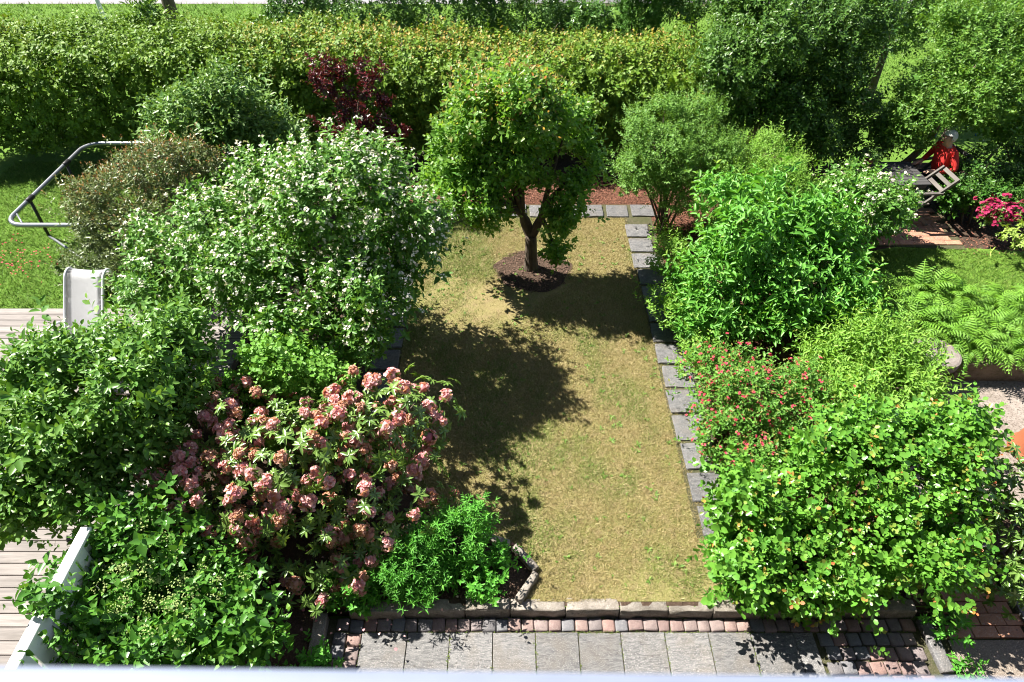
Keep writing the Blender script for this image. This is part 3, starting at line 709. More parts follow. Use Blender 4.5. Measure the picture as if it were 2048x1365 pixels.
rg_w = np.random.default_rng(44)
def weeds():
    k = 420; c = rg_w.uniform((-1.3, 3.3), (1.9, 9.8), (k, 2)); ok = np.ones(k, bool)
    ok &= ~((c[:, 0] < 0.3) & (c[:, 1] < 4.6)); c = c[ok]; k = len(c); n = 7
    P = np.repeat(np.column_stack([c, np.full(k, 0.012)]), n, 0); an = rg_w.uniform(0, 6.28, k * n)
    D = np.column_stack([np.cos(an), np.sin(an), rg_w.uniform(0.1, 0.9, k * n)]); Nn = np.tile(np.array([0, 0, 1.0]), (k * n, 1)) + rg_w.normal(0, .3, (k * n, 3))
    Ls = np.repeat(rg_w.uniform(0.018, 0.05, k), n) * rg_w.uniform(0.6, 1.2, k * n)
    V, Q, A = leaf_mesh_arrays(P, D, Nn, Ls, Ls * 0.4, rg_w.uniform(size=k * n), np.zeros(k * n), 'oval')
    o = link('lawn_weeds', npmesh('lawn_weeds', V, Q, A, leafmat('weed_leaf', (0.07, 0.15, 0.025), (0.13, 0.21, 0.04), None, 0.5, 0.25))); tag(o, 'little green weeds dotted over the dry lawn', 'weeds', kind='stuff')
weeds()

# ---- house of the viewpoint: unseen wall and balcony floor, added to block sky light
M['cladding'] = woodmat('dark_cladding', (0.045, 0.03, 0.024), (0.075, 0.05, 0.04), (0.035, 0.024, 0.02), 0)
hw = link('added_house_wall', bmmesh('added_house_wall', box_bm(22, 0.2, 9.2), M['cladding']), None, None, (0.5, -1.35, PZ - 0.05)); hw['kind'] = 'structure'
me = bmmesh('added_cladding_board', box_bm(22, 0.024, 0.175, 0.004), M['cladding'])
for i in range(50): link('added_cladding_board', me, None, hw, (0, 0.113, 0.06 + i * 0.182))
bf = link('added_balcony_floor', bmmesh('added_balcony_floor', box_bm(5.4, 1.36, 0.16), M['cladding']), None, None, (0, -0.56, 4.62)); bf['kind'] = 'structure'

# ================================================================== PLANTS
LM = {}
LM['hedge'] = leafmat('hedge_leaf', (0.05, 0.12, 0.014), (0.12, 0.195, 0.022), (0.34, 0.21, 0.06), 0.5, 0.22, 0.3)
LM['tree'] = leafmat('lawn_tree_leaf', (0.06, 0.155, 0.022), (0.13, 0.25, 0.045), (0.42, 0.17, 0.12), 0.36, 0.55, 0.5)
LM['phil'] = leafmat('white_shrub_leaf', (0.05, 0.135, 0.02), (0.11, 0.22, 0.04), (0.14, 0.26, 0.05), 0.45, 0.33)
LM['apple'] = leafmat('overhang_leaf', (0.05, 0.135, 0.02), (0.12, 0.22, 0.045), (0.15, 0.26, 0.05), 0.38, 0.33, 0.5)
LM['grey'] = leafmat('greygreen_leaf', (0.055, 0.13, 0.028), (0.12, 0.205, 0.05), (0.17, 0.27, 0.075), 0.42, 0.3)
LM['plum'] = leafmat('plum_leaf', (0.055, 0.010, 0.014), (0.11, 0.018, 0.024), (0.28, 0.035, 0.03), 0.32, 0.28, 0.5)
LM['brown'] = leafmat('bronze_leaf', (0.055, 0.095, 0.028), (0.12, 0.15, 0.055), (0.36, 0.15, 0.085), 0.36, 0.22, 0.5)
LM['currant'] = leafmat('currant_leaf', (0.075, 0.19, 0.025), (0.13, 0.27, 0.04), (0.16, 0.30, 0.05), 0.5, 0.35)
LM['rhodo'] = leafmat('rhododendron_leaf', (0.06, 0.125, 0.026), (0.13, 0.21, 0.045), (0.16, 0.24, 0.06), 0.3, 0.25, 0.7)
LM['peren'] = leafmat('perennial_leaf', (0.045, 0.17, 0.02), (0.085, 0.26, 0.03), (0.14, 0.33, 0.05), 0.5, 0.36)
LM['creeper'] = leafmat('creeper_leaf', (0.035, 0.11, 0.015), (0.07, 0.18, 0.025), (0.14, 0.26, 0.045), 0.36, 0.3, 0.5)
LM['rose'] = leafmat('feathery_leaf', (0.06, 0.145, 0.025), (0.115, 0.22, 0.04), (0.15, 0.26, 0.05), 0.5, 0.33)
LM['spirea'] = leafmat('yellowgreen_leaf', (0.09, 0.20, 0.022), (0.15, 0.28, 0.04), (0.24, 0.34, 0.07), 0.5, 0.36)
LM['dogwood'] = leafmat('longleaf_leaf', (0.055, 0.17, 0.022), (0.10, 0.26, 0.04), (0.20, 0.32, 0.06), 0.42, 0.34)
LM['weigela'] = leafmat('redflower_leaf', (0.055, 0.15, 0.02), (0.11, 0.23, 0.035), (0.22, 0.20, 0.05), 0.45, 0.33)
LM['round'] = leafmat('roundleaf_leaf', (0.045, 0.15, 0.018), (0.105, 0.235, 0.03), (0.46, 0.12, 0.055), 0.34, 0.3, 0.55)
LM['lilac'] = leafmat('dark_tree_leaf', (0.026, 0.075, 0.012), (0.065, 0.135, 0.022), (0.11, 0.18, 0.04), 0.38, 0.25)
LM['rtree'] = leafmat('fine_tree_leaf', (0.055, 0.135, 0.018), (0.11, 0.205, 0.03), (0.17, 0.25, 0.05), 0.42, 0.32)
LM['laurel'] = leafmat('dark_shrub_leaf', (0.03, 0.085, 0.015), (0.07, 0.145, 0.026), (0.10, 0.18, 0.03), 0.36, 0.22)
LM['thuja'] = leafmat('conifer_spray', (0.028, 0.09, 0.012), (0.06, 0.15, 0.018), (0.09, 0.18, 0.022), 0.55, 0.15)
LM['fern'] = leafmat('fern_frond', (0.065, 0.165, 0.016), (0.12, 0.24, 0.028), (0.16, 0.28, 0.04), 0.5, 0.32)
LM['yellow'] = leafmat('yellow_leaf', (0.17, 0.25, 0.045), (0.25, 0.33, 0.08), (0.3, 0.36, 0.1), 0.45, 0.3)
LM['white_fl'] = leafmat('white_petal', (0.78, 0.76, 0.62), (0.80, 0.79, 0.72), (0.70, 0.66, 0.45), 0.6, 0.25, 0.2)
LM['cream_fl'] = leafmat('cream_floret', (0.15, 0.21, 0.06), (0.26, 0.31, 0.12), (0.5, 0.5, 0.3), 0.6, 0.2, 0.2)
LM['pale_fl'] = leafmat('pale_bract', (0.74, 0.70, 0.58), (0.80, 0.74, 0.66), (0.6, 0.62, 0.36), 0.6, 0.25, 0.2)
LM['red_fl'] = leafmat('crimson_floret', (0.45, 0.03, 0.07), (0.62, 0.09, 0.13), (0.6, 0.15, 0.15), 0.55, 0.2, 0.2)
LM['mag_fl'] = leafmat('magenta_petal', (0.30, 0.015, 0.07), (0.42, 0.035, 0.12), (0.5, 0.09, 0.17), 0.5, 0.25, 0.25)
LM['pink_fl'] = leafmat('rhododendron_petal', (0.62, 0.21, 0.25), (0.80, 0.56, 0.55), (0.80, 0.60, 0.53), 0.5, 0.3, 0.25)
LM['faded_fl'] = leafmat('faded_petal', (0.50, 0.22, 0.15), (0.66, 0.40, 0.32), (0.36, 0.20, 0.09), 0.6, 0.2, 0.2)

# ---- long hedge
def hedge(name, label, x0, x1, y0, y1, hfun, n, seed):
    rng = np.random.default_rng(seed); base = np.array([(x0 + x1) / 2, (y0 + y1) / 2, 0.0])
    root = empty(name, base); tag(root, label, 'hedge')
    dep = y1 - y0
    k = rng.uniform(size=n); xx = rng.uniform(x0, x1, n); h = hfun(xx)
    P = np.zeros((n, 3)); Nn = np.zeros((n, 3))
    fr = k < 0.46; tp = (k >= 0.46) & (k < 0.90); bk = k >= 0.90
    z = rng.uniform(0.08, 1.0, n)
    ins = rng.uniform(size=n) ** 1.3 * 0.5
    P[:, 0] = xx
    wv = 0.11 * wob(np.column_stack([xx, z * 2, z * 0]), seed, 1.6) + 0.10 * wob(np.column_stack([xx, z * 2, z * 0]), seed + 1, 5.5) * 1.3
    wv = wv + 0.30 * (1 - z) * 0.8           # the foot recedes under the crown
    rnd_ = 0.35 * np.clip(z - 0.72, 0, 1) ** 2 * 6          # rounded shoulder
    P[fr, 1] = (y0 + ins + wv + rnd_)[fr]; P[fr, 2] = (z * h)[fr]; Nn[fr] = (0, -1, 0.15)
    yy = rng.uniform(0, 1, n)
    P[tp, 1] = (y0 + 0.1 + yy * (dep - 0.2))[tp]
    top = h - ins * 0.9 - 0.25 * (2 * np.abs(yy - 0.5)) ** 4 + 0.09 * wob(np.column_stack([xx, yy * dep, yy * 0]), seed + 3, 1.8) + 0.07 * wob(np.column_stack([xx, yy * dep, yy * 0]), seed + 4, 5.0)
    P[tp, 2] = top[tp]; Nn[tp] = (0, -0.1, 1)
    P[bk, 1] = (y1 - ins)[bk]; P[bk, 2] = (z * h)[bk]; Nn[bk] = (0, 1, 0.15)
    e = rng.uniform(size=n) < 0.03; P[e, 0] = x1 + rng.uniform(-0.25, 0.05, e.sum()); P[e, 1] = rng.uniform(y0, y1, e.sum()); P[e, 2] = (z * h)[e] * 0.95; Nn[e] = (1, 0, 0.2)
    A = unit(unit(Nn) * 0.75 + np.array([0, 0, 0.35]) + rng.normal(0, 0.42, P.shape))
    tm = [sprig(rng, 8, 0.22, 0.092, 0.56, 'alt', (80, 35), 0.45) for _ in range(8)]
    tk = np.where(tp, 1.25 * rng.uniform(0.0, 1.0, n) ** 0.8, rng.uniform(0, 0.5, n) ** 2 * (P[:, 2] / h) ** 2)
    arr = sprigs_to_leaves(P, A, rng, tm, (0.8, 1.2), 0.6, 0.14, np.clip(tk * (0.7 + 0.5 * wob(P, seed + 8, 0.9)), 0, 1))
    V, Q, at_ = leaf_mesh_arrays(*arr, shape='oval', simple=True)
    c = link('foliage', npmesh('foliage', V - base, Q, at_, LM['hedge']), None, root); c['kind'] = 'stuff'
    for i in range(34):      # bare twigs that stick out of the clipped top
        x = rng.uniform(-3.5, 3.2); y = rng.uniform(y0 + 0.3, y1 - 0.2); hh = float(hfun(np.array([x]))[0])
        stem(root, base, [(x, y, hh - 0.5), (x + rng.normal(0, .07), y, hh - 0.1), (x + rng.normal(0, .15), y + rng.normal(0, .1), hh + rng.uniform(0.08, 0.3))], [0.008, 0.006, 0.003], M['bark_pale'], 'twig', 4, 2)
    for i in range(26):
        x = x0 + 0.3 + (x1 - x0 - 0.6) * (i + rng.uniform(-.3, .3)) / 25; y = (y0 + y1) / 2 + rng.uniform(-.25, .25)
        stem(root, base, [(x, y, 0), (x + rng.uniform(-.15, .15), y + rng.uniform(-.15, .15), 0.9), (x + rng.uniform(-.3, .3), y + rng.uniform(-.3, .3), 1.6)], [0.035, 0.025, 0.01], M['bark'], 'trunk')
hedge('hedge', 'long clipped hedge with bronze young leaves across the back of the garden', -11.0, 3.4, 11.8, 14.0,
      lambda x: 2.02 - 0.05 * np.clip(x + 4, 0, 7) + 0.03 * np.sin(x * 1.7), 15500, 21)

# ---- shrubs and trees beyond the hedge
for i, (px, py, Y, rx, rz, lab) in enumerate((
        (600, 28, 15.2, 0.75, 0.85, 'low dark evergreen shrub behind the hedge, nearest the road'),
        (740, 12, 15.4, 0.9, 1.0, 'dark evergreen shrub behind the hedge above the purple plum'),
        (900, 5, 15.5, 1.0, 1.05, 'middle dark evergreen shrub in the row behind the hedge'),
        (1050, 12, 15.3, 0.95, 0.95, 'dark evergreen shrub behind the hedge above the lawn tree'),
        (1160, 55, 15.0, 0.55, 0.55, 'smallest dark shrub behind the hedge, beside the conifer'))):
    c = atY(px, py, Y)
    plant('evergreen_shrub', lab, 'shrub', (c[0], Y, 0), [(c, (rx, 0.8, rz)), (c + np.array([0.2, 0, -0.6]), (rx, 0.8, rz))], 1050, 0.08, LM['laurel'], 40 + i, 'alt', 8, 0.16, 0.5, stems=1, group='evergreen shrubs behind the hedge', simple=True, tip_amt=(0, .7))
c = atY(1280, 20, 14.8)
rng = np.random.default_rng(60)
plant('conifer', 'bright green clipped conifer column behind the hedge end', 'conifer', (c[0], 14.8, 0), [((c[0], 14.8, 1.5), (0.46, 0.46, 1.35)), ((c[0], 14.8, 2.3), (0.4, 0.4, 0.9))], 2000, 0.06, LM['thuja'], 61, 'alt', 12, 0.13, 0.36, 'lance', lo=0.75, bump_=0.05, sub=0, up=0.9, out=0.6, jit=0.3, upb=0.2, spread=(50, 15), stems=1, simple=True)
# young sapling pushing out of the hedge top
c = atY(292, 25, 13.6)
plant('sapling', 'lone leafy sapling sticking out of the hedge top at the road side', 'sapling', (c[0], 13.6, 0), [(c, (0.28, 0.25, 0.35)), (c - np.array([0, 0, 0.35]), (0.2, 0.2, 0.35))], 60, 0.12, LM['grey'], 63, 'alt', 9, 0.2, 0.35, 'lance', stems=2)
# road-side post and street tree
c = at(207, 30, 1.2)
p = empty('sign_post', (atY(205, 20, 17.0)[0], 17.0, 0)); tag(p, 'slim white post standing on the verge beside the road', 'post')
bm = bmesh.new(); add_tube(bm, [(0.0, 0, 0), (-0.08, 0, 2.6)], 0.05, 14); link('pole', bmmesh('pole', bm, M['white'], True), None, p)
bm = bmesh.new(); add_tube(bm, [(0, 0, 0), (-0.001, 0, 0.05)], 0.085, 14); link('base', bmmesh('base', bm, M['steel'], True), None, p)
b = np.array([atY(338, 15, 18.5)[0], 18.5, 0.0]); r = empty('street_tree', b); tag(r, 'dark bare trunk of a street tree on the grass verge', 'tree')
stem(r, b, [b, b + (0.02, 0, 1.2), b + (-0.05, 0.1, 3.2)], [0.19, 0.15, 0.12], M['bark'], 'trunk', 10)
lb = [(b + np.array([dx, 0.3 + dy, 4.9]), (1.2, 1.0, 0.9)) for dx, dy in ((-0.7, 0.2), (0.6, -0.2), (0, 0.5))]
rg = np.random.default_rng(64); P, A = scatter(lb, 700, rg); arr = sprigs_to_leaves(P, A, rg, [sprig(rg, 8, 0.25, 0.1, 0.6) for _ in range(4)])
V, Q, at_ = leaf_mesh_arrays(*arr); c_ = link('crown', npmesh('crown', V - b, Q, at_, LM['laurel']), None, r); c_['kind'] = 'stuff'

# ---- shrubs in front of the hedge
plant('grey_green_shrub', 'tall loose grey-green shrub in front of the hedge', 'shrub', (-4.4, 10.4, 0),
      [L_(440, 250, 10.3, 1.0, 0.7, 0.7), L_(530, 290, 10.2, 0.8, 0.6, 0.75), L_(340, 225, 10.4, 0.45, 0.4, 0.35), L_(450, 190, 10.5, 0.45, 0.4, 0.42), L_(400, 320, 9.9, 0.8, 0.6, 0.7)],
      1750, 0.098, LM['grey'], 71, 'opp', 8, 0.24, 0.48, 'ovate', up=0.8, gap=-1.1, tip_amt=(0, 0.9))
# purple plum: sprays along arching branches
def plum():
    base = np.array([-2.5, 10.4, 0.0]); root = empty('purple_plum', base); tag(root, 'small dark red-leaved plum tree in front of the hedge', 'tree')
    rng = np.random.default_rng(72)
    br = [[(720, 300), (690, 235), (650, 180), (625, 120)], [(690, 240), (665, 165), (648, 118)], [(650, 175), (672, 150), (690, 135)], [(720, 290), (705, 215), (685, 160), (672, 135)],
          [(715, 230), (735, 170), (765, 142)], [(728, 200), (728, 155), (722, 130)], [(750, 275), (765, 230), (768, 205), (762, 195)], [(730, 280), (770, 262), (795, 262), (812, 268)],
          [(720, 300), (690, 285), (660, 270), (635, 250)], [(720, 265), (700, 245), (660, 262)], [(700, 280), (710, 260), (735, 250)], [(745, 255), (720, 225), (680, 205)], [(770, 262), (785, 280), (780, 292)], [(650, 190), (630, 165), (628, 150)]]
    Ps, As = [], []
    for k, b in enumerate(br):
        Y = 10.3 + rng.uniform(-0.35, 0.35)
        pts = [atY(x, y, Y + 0.08 * i) for i, (x, y) in enumerate(b)]
        cp = np.array(curve_pts(pts, 8)); d = unit(np.gradient(cp, axis=0))
        lo_ = 0
        for i in range(lo_, len(cp)):
            for q in range(2):
                Ps.append(cp[i] + rng.normal(0, 0.045, 3)); As.append(d[i] * 0.6 + rng.normal(0, 0.6, 3) + (0, 0, 0.3))
        stem(root, base, [base + (rng.normal(0, .05), 0, 0.4) if k % 4 == 0 else pts[0]] + pts, [0.025] + list(np.linspace(0.016, 0.004, len(pts))), M['stem'])
    P = np.array(Ps); A = unit(np.array(As)); tm = [sprig(rng, 7, 0.12, 0.068, 0.5, 'alt', (75, 30), 0.5) for _ in range(6)]
    arr = sprigs_to_leaves(P, A, rng, tm, (0.8, 1.25), 0.4, 0.2, rng.uniform(0, 1, len(P)) ** 2)
    V, Q, at_ = leaf_mesh_arrays(*arr, shape='oval', fold=0.4); c = link('crown', npmesh('crown', V - base, Q, at_, LM['plum']), None, root); c['kind'] = 'stuff'
    stem(root, base, [base, base + (0.05, 0, 0.6), atY(720, 300, 10.35)], [0.05, 0.04, 0.025], M['bark'], 'trunk')
plum()
plant('bronze_shrub', 'small-leaved shrub with bronze-red shoot tips beside the metal frame', 'shrub', (-5.3, 8.5, 0),
      [L_(290, 400, 8.5, 0.85, 0.7, 0.75), L_(220, 455, 8.3, 0.65, 0.6, 0.65), L_(340, 350, 8.8, 0.6, 0.5, 0.5), L_(230, 520, 8.1, 0.55, 0.5, 0.5), L_(300, 480, 8.0, 0.7, 0.6, 0.7), L_(180, 400, 8.5, 0.28, 0.3, 0.3)],
      3600, 0.058, LM['brown'], 73, 'alt', 9, 0.15, 0.36, 'lance', up=1.0, jit=0.35, tip_amt=(0.2, 1.3), tip_pow=0.7, tip_z=True, gap=-1.3, upb=0.35, spread=(60, 20), simple=True)
plant('white_flowering_shrub', 'huge arching shrub covered in white blossom left of the lawn', 'shrub', (-2.3, 6.9, 0),
      [L_(650, 460, 7.0, 1.1, 0.95, 0.9), L_(470, 510, 6.9, 0.92, 0.85, 0.8), L_(775, 500, 6.7, 0.55, 0.7, 0.9), L_(745, 365, 7.2, 0.45, 0.45, 0.45), L_(330, 560, 6.7, 0.5, 0.6, 0.6), L_(560, 390, 7.3, 0.7, 0.6, 0.5), L_(600, 600, 6.0, 1.0, 0.6, 0.7), L_(755, 610, 5.95, 0.42, 0.5, 0.6), L_(700, 680, 5.6, 0.45, 0.4, 0.45)],
      3900, 0.078, LM['phil'], 74, 'opp', 9, 0.24, 0.52, 'ovate', up=0.6, gap=-1.05, stem_r=0.025, bump_=0.15,
      flower={'n': 2300, 'mat': LM['white_fl'], 'zp': 2.4, 'p': {'n': 5, 'rad': 0.036, 'L': 0.013}})
# ---- left tree over the deck
def big_tree(name, label, base, trunk, limbs, lobes, n, leaf, mat, seed, bark='bark', rtop=(0.1, 0.08, 0.06), **kw):
    root, b, P, A, rng = plant(name, label, 'tree', base, lobes, n, leaf, mat, seed, stems=0, ret=True, **kw)
    stem(root, b, trunk, rtop, M[bark], 'trunk', 10, 6)
    for l in limbs: stem(root, b, l, [rtop[-1] * 0.75, rtop[-1] * 0.45, rtop[-1] * 0.15], M[bark], 'branch', 7, 5)
    return root
b0 = np.array([-3.15, 4.55, 0.0])
t1 = [b0, b0 + (0.04, -0.02, 0.6), b0 + (-0.05, 0.0, 1.1)]
lob = [L_(215, 790, 4.3, 0.72, 0.65, 0.45), L_(80, 870, 4.0, 0.72, 0.65, 0.45), L_(300, 690, 4.95, 0.5, 0.45, 0.32), L_(180, 920, 3.85, 0.6, 0.45, 0.4), L_(10, 930, 3.8, 0.5, 0.45, 0.38), L_(170, 720, 4.7, 0.45, 0.45, 0.3), L_(275, 870, 4.1, 0.38, 0.42, 0.36), L_(100, 980, 3.65, 0.45, 0.35, 0.26), L_(340, 770, 4.55, 0.3, 0.35, 0.3)]
big_tree('overhanging_tree', 'broad leafy tree leaning over the wooden deck', b0, t1, [[t1[2], (t1[2] + l[0]) / 2 + (0, 0, .1), l[0]] for l in lob], lob, 1900, 0.092, LM['apple'], 75,
         style='alt', nleaf=9, length=0.24, ratio=0.5, shape='oval', up=0.55, gap=-1.4, n_ind=300, cell=26, rtop=(0.085, 0.07, 0.055))
plant('lobed_leaf_shrub', 'fresh light green shrub with small lobed leaves behind the rhododendron', 'shrub', (-2.1, 5.0, 0),
      [L_(590, 760, 5.1, 0.62, 0.45, 0.42), L_(500, 790, 5.0, 0.4, 0.4, 0.42), L_(650, 800, 4.9, 0.36, 0.35, 0.35), L_(610, 850, 4.75, 0.6, 0.35, 0.4)], 1300, 0.05, LM['currant'], 76, 'alt', 8, 0.17, 0.95, 'round', up=0.7, jit=0.5, gap=-1.2)

# ---- rhododendron: leaf whorls and flower trusses, each a part
def rhodo():
    base = np.array([-1.75, 4.1, 0.0]); root = empty('rhododendron', base); tag(root, 'large pink rhododendron in full bloom beside the lawn', 'shrub')
    rng = np.random.default_rng(77)
    lobes = [L_(588, 950, 4.1, 1.05, 0.75, 0.72), L_(778, 850, 4.5, 0.45, 0.45, 0.5), L_(428, 1020, 3.95, 0.55, 0.55, 0.6), L_(618, 1080, 3.7, 0.85, 0.45, 0.5), L_(668, 1160, 3.4, 0.5, 0.3, 0.3), L_(408, 880, 4.4, 0.4, 0.4, 0.4), L_(678, 880, 4.4, 0.5, 0.5, 0.5), L_(748, 1000, 4.0, 0.5, 0.5, 0.55)]
    P, A = scatter(ragged(lobes, rng, 5), 1500, rng, 0.88, 0.12, 0.1, out=0.8, up=0.5, jit=0.3, seed=77)
    # thin out so that rosettes do not sit inside each other
    keep = []
    for i in range(len(P)):
        if all(np.sum((P[i] - P[j]) ** 2) > 0.0068 for j in keep): keep.append(i)
    P, A = P[keep], A[keep]
    wh = []
    for v in range(5):
        t = sprig(rng, 11 + v % 3, 0.10, 0.128, 0.33, 'whorl', (80, 80), 0.3)
        V, Q, at_ = leaf_mesh_arrays(t[0], t[1] - np.array([0, 0, 0.15]), t[2], t[3], t[4], rng.uniform(0, 0.5, len(t[3])), t[5], 'oval', 0.3, 0.2, rich=True)
        wh.append(npmesh('leaf_whorl', V, Q, at_, LM['rhodo']))
    tr = []
    for v in range(6):
        faded = v >= 4
        nf = 15; u = unit(rng.normal(size=(nf, 3)) + np.array([0, 0, 0.9])); c = u * 0.052
        pa = []
        for q in range(5):
            s = unit(np.cross(u, np.array([0.3, 0.8, 0.4]))); t = np.cross(u, s); an = q * 1.2566
            dd = s * math.cos(an) + t * math.sin(an) + u * rng.uniform(0.4, 1.1, (nf, 1))
            pa.append((c, dd, u))
        pp = np.concatenate([a[0] for a in pa]); dd = np.concatenate([a[1] for a in pa]); nn = np.concatenate([a[2] for a in pa]); m = len(pp)
        Ls = rng.uniform(0.026, 0.037, m) * (0.85 if faded else 1)
        V, Q, at_ = leaf_mesh_arrays(pp, dd + rng.normal(0, 0.2, dd.shape), nn, Ls, Ls * (0.6 if faded else 0.9), rng.uniform(0, 0.95, m), rng.uniform(0, 1, m) ** 2 * (1 if faded else 0.5), 'petal', 0.4, 0.25)
        kv = len(V); cube = np.array([(x, y, z) for x in (-1, 1) for y in (-1, 1) for z in (-1, 1)], float) * 0.034      # the flower stalks' core
        V = np.concatenate([V, cube]); Q = np.concatenate([Q, np.array([(0, 1, 3, 2), (4, 6, 7, 5), (0, 4, 5, 1), (2, 3, 7, 6), (0, 2, 6, 4), (1, 5, 7, 3)]) + kv])
        at_ = {q_: np.concatenate([at_[q_], np.full(8, 0.05)]) for q_ in at_}
        tr.append(npmesh('flower_truss', V, Q, at_, LM['faded_fl' if faded else 'pink_fl']))
    x, y, z = proj(P)
    for i in range(len(P)):
        M3 = Vector(A[i]).to_track_quat('Z', 'Y').to_matrix() @ Matrix.Rotation(rng.uniform(0, 6.28), 3, 'Z'); s = rng.uniform(0.85, 1.15)
        o = bpy.data.objects.new('leaf_whorl', wh[rng.integers(5)]); C.objects.link(o); o.parent = root
        o.matrix_basis = Matrix.Translation(P[i] - base) @ (M3 * s).to_4x4()
        wv = wob(P[i][None], 78, 2.4)[0]
        if rng.uniform() < 0.52 + 0.4 * wv and A[i][2] > -0.15:
            v = rng.integers(0, 4) if rng.uniform() < 0.72 else 4 + rng.integers(0, 2)
            f = bpy.data.objects.new('flower_truss', tr[v]); C.objects.link(f); f.parent = root; f2 = rng.uniform(0.8, 1.2)
            f.matrix_basis = Matrix.Translation(P[i] + A[i] * 0.10 * s - base) @ (M3 * f2).to_4x4()
    P2, A2 = scatter(lobes, 420, rng, 0.5, 0.1, 0.08, seed=79); P2 = P2 - A2 * 0.12
    tm = [sprig(rng, 9, 0.1, 0.105, 0.34, 'whorl', (80, 80)) for _ in range(4)]
    arr = sprigs_to_leaves(P2, A2, rng, tm, (0.8, 1.1), 0.4, 0.2, np.zeros(len(P2)))
    V, Q, at_ = leaf_mesh_arrays(*arr, shape='oval', fold=0.3); c = link('inner_leaves', npmesh('inner_leaves', V - base, Q, at_, LM['rhodo']), None, root); c['kind'] = 'stuff'
    auto_stems(root, base, lobes, rng, M['stem'], 0.025, 3)
rhodo()
# fallen petals under it
rg = np.random.default_rng(80)
def petals(name, label, cx, cy, sx, sy, n, mat, z=0.02):
    p = np.column_stack([rg.normal(cx, sx, n), rg.normal(cy, sy, n), np.full(n, z)]); an = rg.uniform(0, 6.28, n)
    D = np.column_stack([np.cos(an), np.sin(an), 0.1 * an * 0]); Ls = rg.uniform(0.02, 0.035, n)
    V, Q, at_ = leaf_mesh_arrays(p, D, np.column_stack([rg.normal(0, .3, n), rg.normal(0, .3, n), np.ones(n)]), Ls, Ls * .8, rg.uniform(size=n), np.zeros(n), 'petal')
    o = link(name, npmesh(name, V, Q, at_, mat)); tag(o, label, 'petals', kind='stuff')
petals('fallen_petals', 'pink petals fallen on the soil below the rhododendron', -1.5, 3.35, 0.5, 0.25, 160, LM['pink_fl'])
petals('fallen_petals', 'red petals lying on the grass under the metal frame', -7.75, 8.75, 0.35, 0.3, 110, LM['red_fl'], 0.05)

# ---- bright perennials at the bed corner
for i, (px, py, Y, rx, rz, lab) in enumerate(((905, 1070, 3.62, 0.33, 0.34, 'taller bright green clump of deeply cut leaves right of the rhododendron'), (830, 1135, 3.36, 0.28, 0.3, 'lower bright green clump of deeply cut leaves next to the kerb'))):
    c = atY(px, py, Y)
    plant('cut_leaf_perennial', lab, 'plant', (c[0], Y, 0), [(c, (rx, 0.28, rz)), (c - np.array([0.05, 0, 0.25]), (rx * 1.05, 0.3, rz))], 420, 0.06, LM['peren'], 82 + i, 'alt', 11, 0.11, 0.24, 'lance', up=1.0, spread=(95, 30), stems=3, stem_mat='stem_green', stem_r=0.006, group='cut-leaf perennials at the bed corner', upb=0.9)
for i, (px, py, Y, rx, lab) in enumerate(((985, 1120, 3.55, 0.14, 'small low leafy plant by the edging stone'), (960, 1180, 3.28, 0.13, 'small low leafy plant on bare soil near the kerb'), (700, 1175, 3.3, 0.3, 'dark low leafy groundcover in the shade under the rhododendron'), (620, 1300, 2.6, 0.14, 'tuft of weeds left of the patio edge'))):
    c = atY(px, py, Y); hz = 0.14 if i != 3 else 0.0
    plant('low_plant', lab, 'plant', (c[0], Y, 0 if i != 3 else PZ), [((c[0], Y, hz), (rx, rx, 0.13))], 60 if i != 2 else 150, 0.055, LM['peren'], 86 + i, 'alt', 7, 0.1, 0.6, 'ovate', up=0.9, stems=0, zmin=-0.1, group='low plants in the flower bed')

# ---- creeper on the white fence
plant('climbing_shrub', 'big-leaved climbing shrub tumbling over the white fence', 'climber', (-3.2, 2.75, 0),
      [L_(185, 1200, 2.75, 0.26, 0.5, 0.42), L_(260, 1110, 3.1, 0.46, 0.42, 0.46), L_(330, 1210, 2.8, 0.45, 0.45, 0.4), L_(165, 1295, 2.35, 0.28, 0.3, 0.3), L_(400, 1170, 3.0, 0.4, 0.4, 0.33), L_(380, 1290, 2.45, 0.45, 0.3, 0.28), L_(290, 1330, 2.2, 0.5, 0.25, 0.25), L_(330, 1050, 3.4, 0.42, 0.45, 0.42), L_(470, 1240, 2.7, 0.45, 0.35, 0.2)],
      1050, 0.09, LM['creeper'], 90, 'opp', 8, 0.22, 0.66, 'ovate', up=0.6, jit=0.5, n_ind=300, cell=26, stem_mat='stem', tip_amt=(0, 1), tip_pow=1.5,
      flower={'n': 95, 'mat': LM['cream_fl'], 'zp': 0.3, 'p': {'n': 30, 'rad': 0.085, 'L': 0.0065}, 'off': 1.2,
              'side': lambda P: np.exp(-(((proj(P)[0] - 320) / 70) ** 2 + ((proj(P)[1] - 1205) / 75) ** 2))})
c = atY(100, 1205, 2.72)
plant('creeper_shoot', 'leafy creeper shoot hanging across the white cap rail', 'climber', (c[0] + 0.05, 2.5, 1.33), [(atY(88, 1205, 2.42), (0.16, 0.14, 0.10)), (atY(70, 1180, 2.5), (0.1, 0.1, 0.08))], 26, 0.085, LM['creeper'], 91, 'opp', 6, 0.14, 0.66, 'ovate', stems=0, zmin=-1)

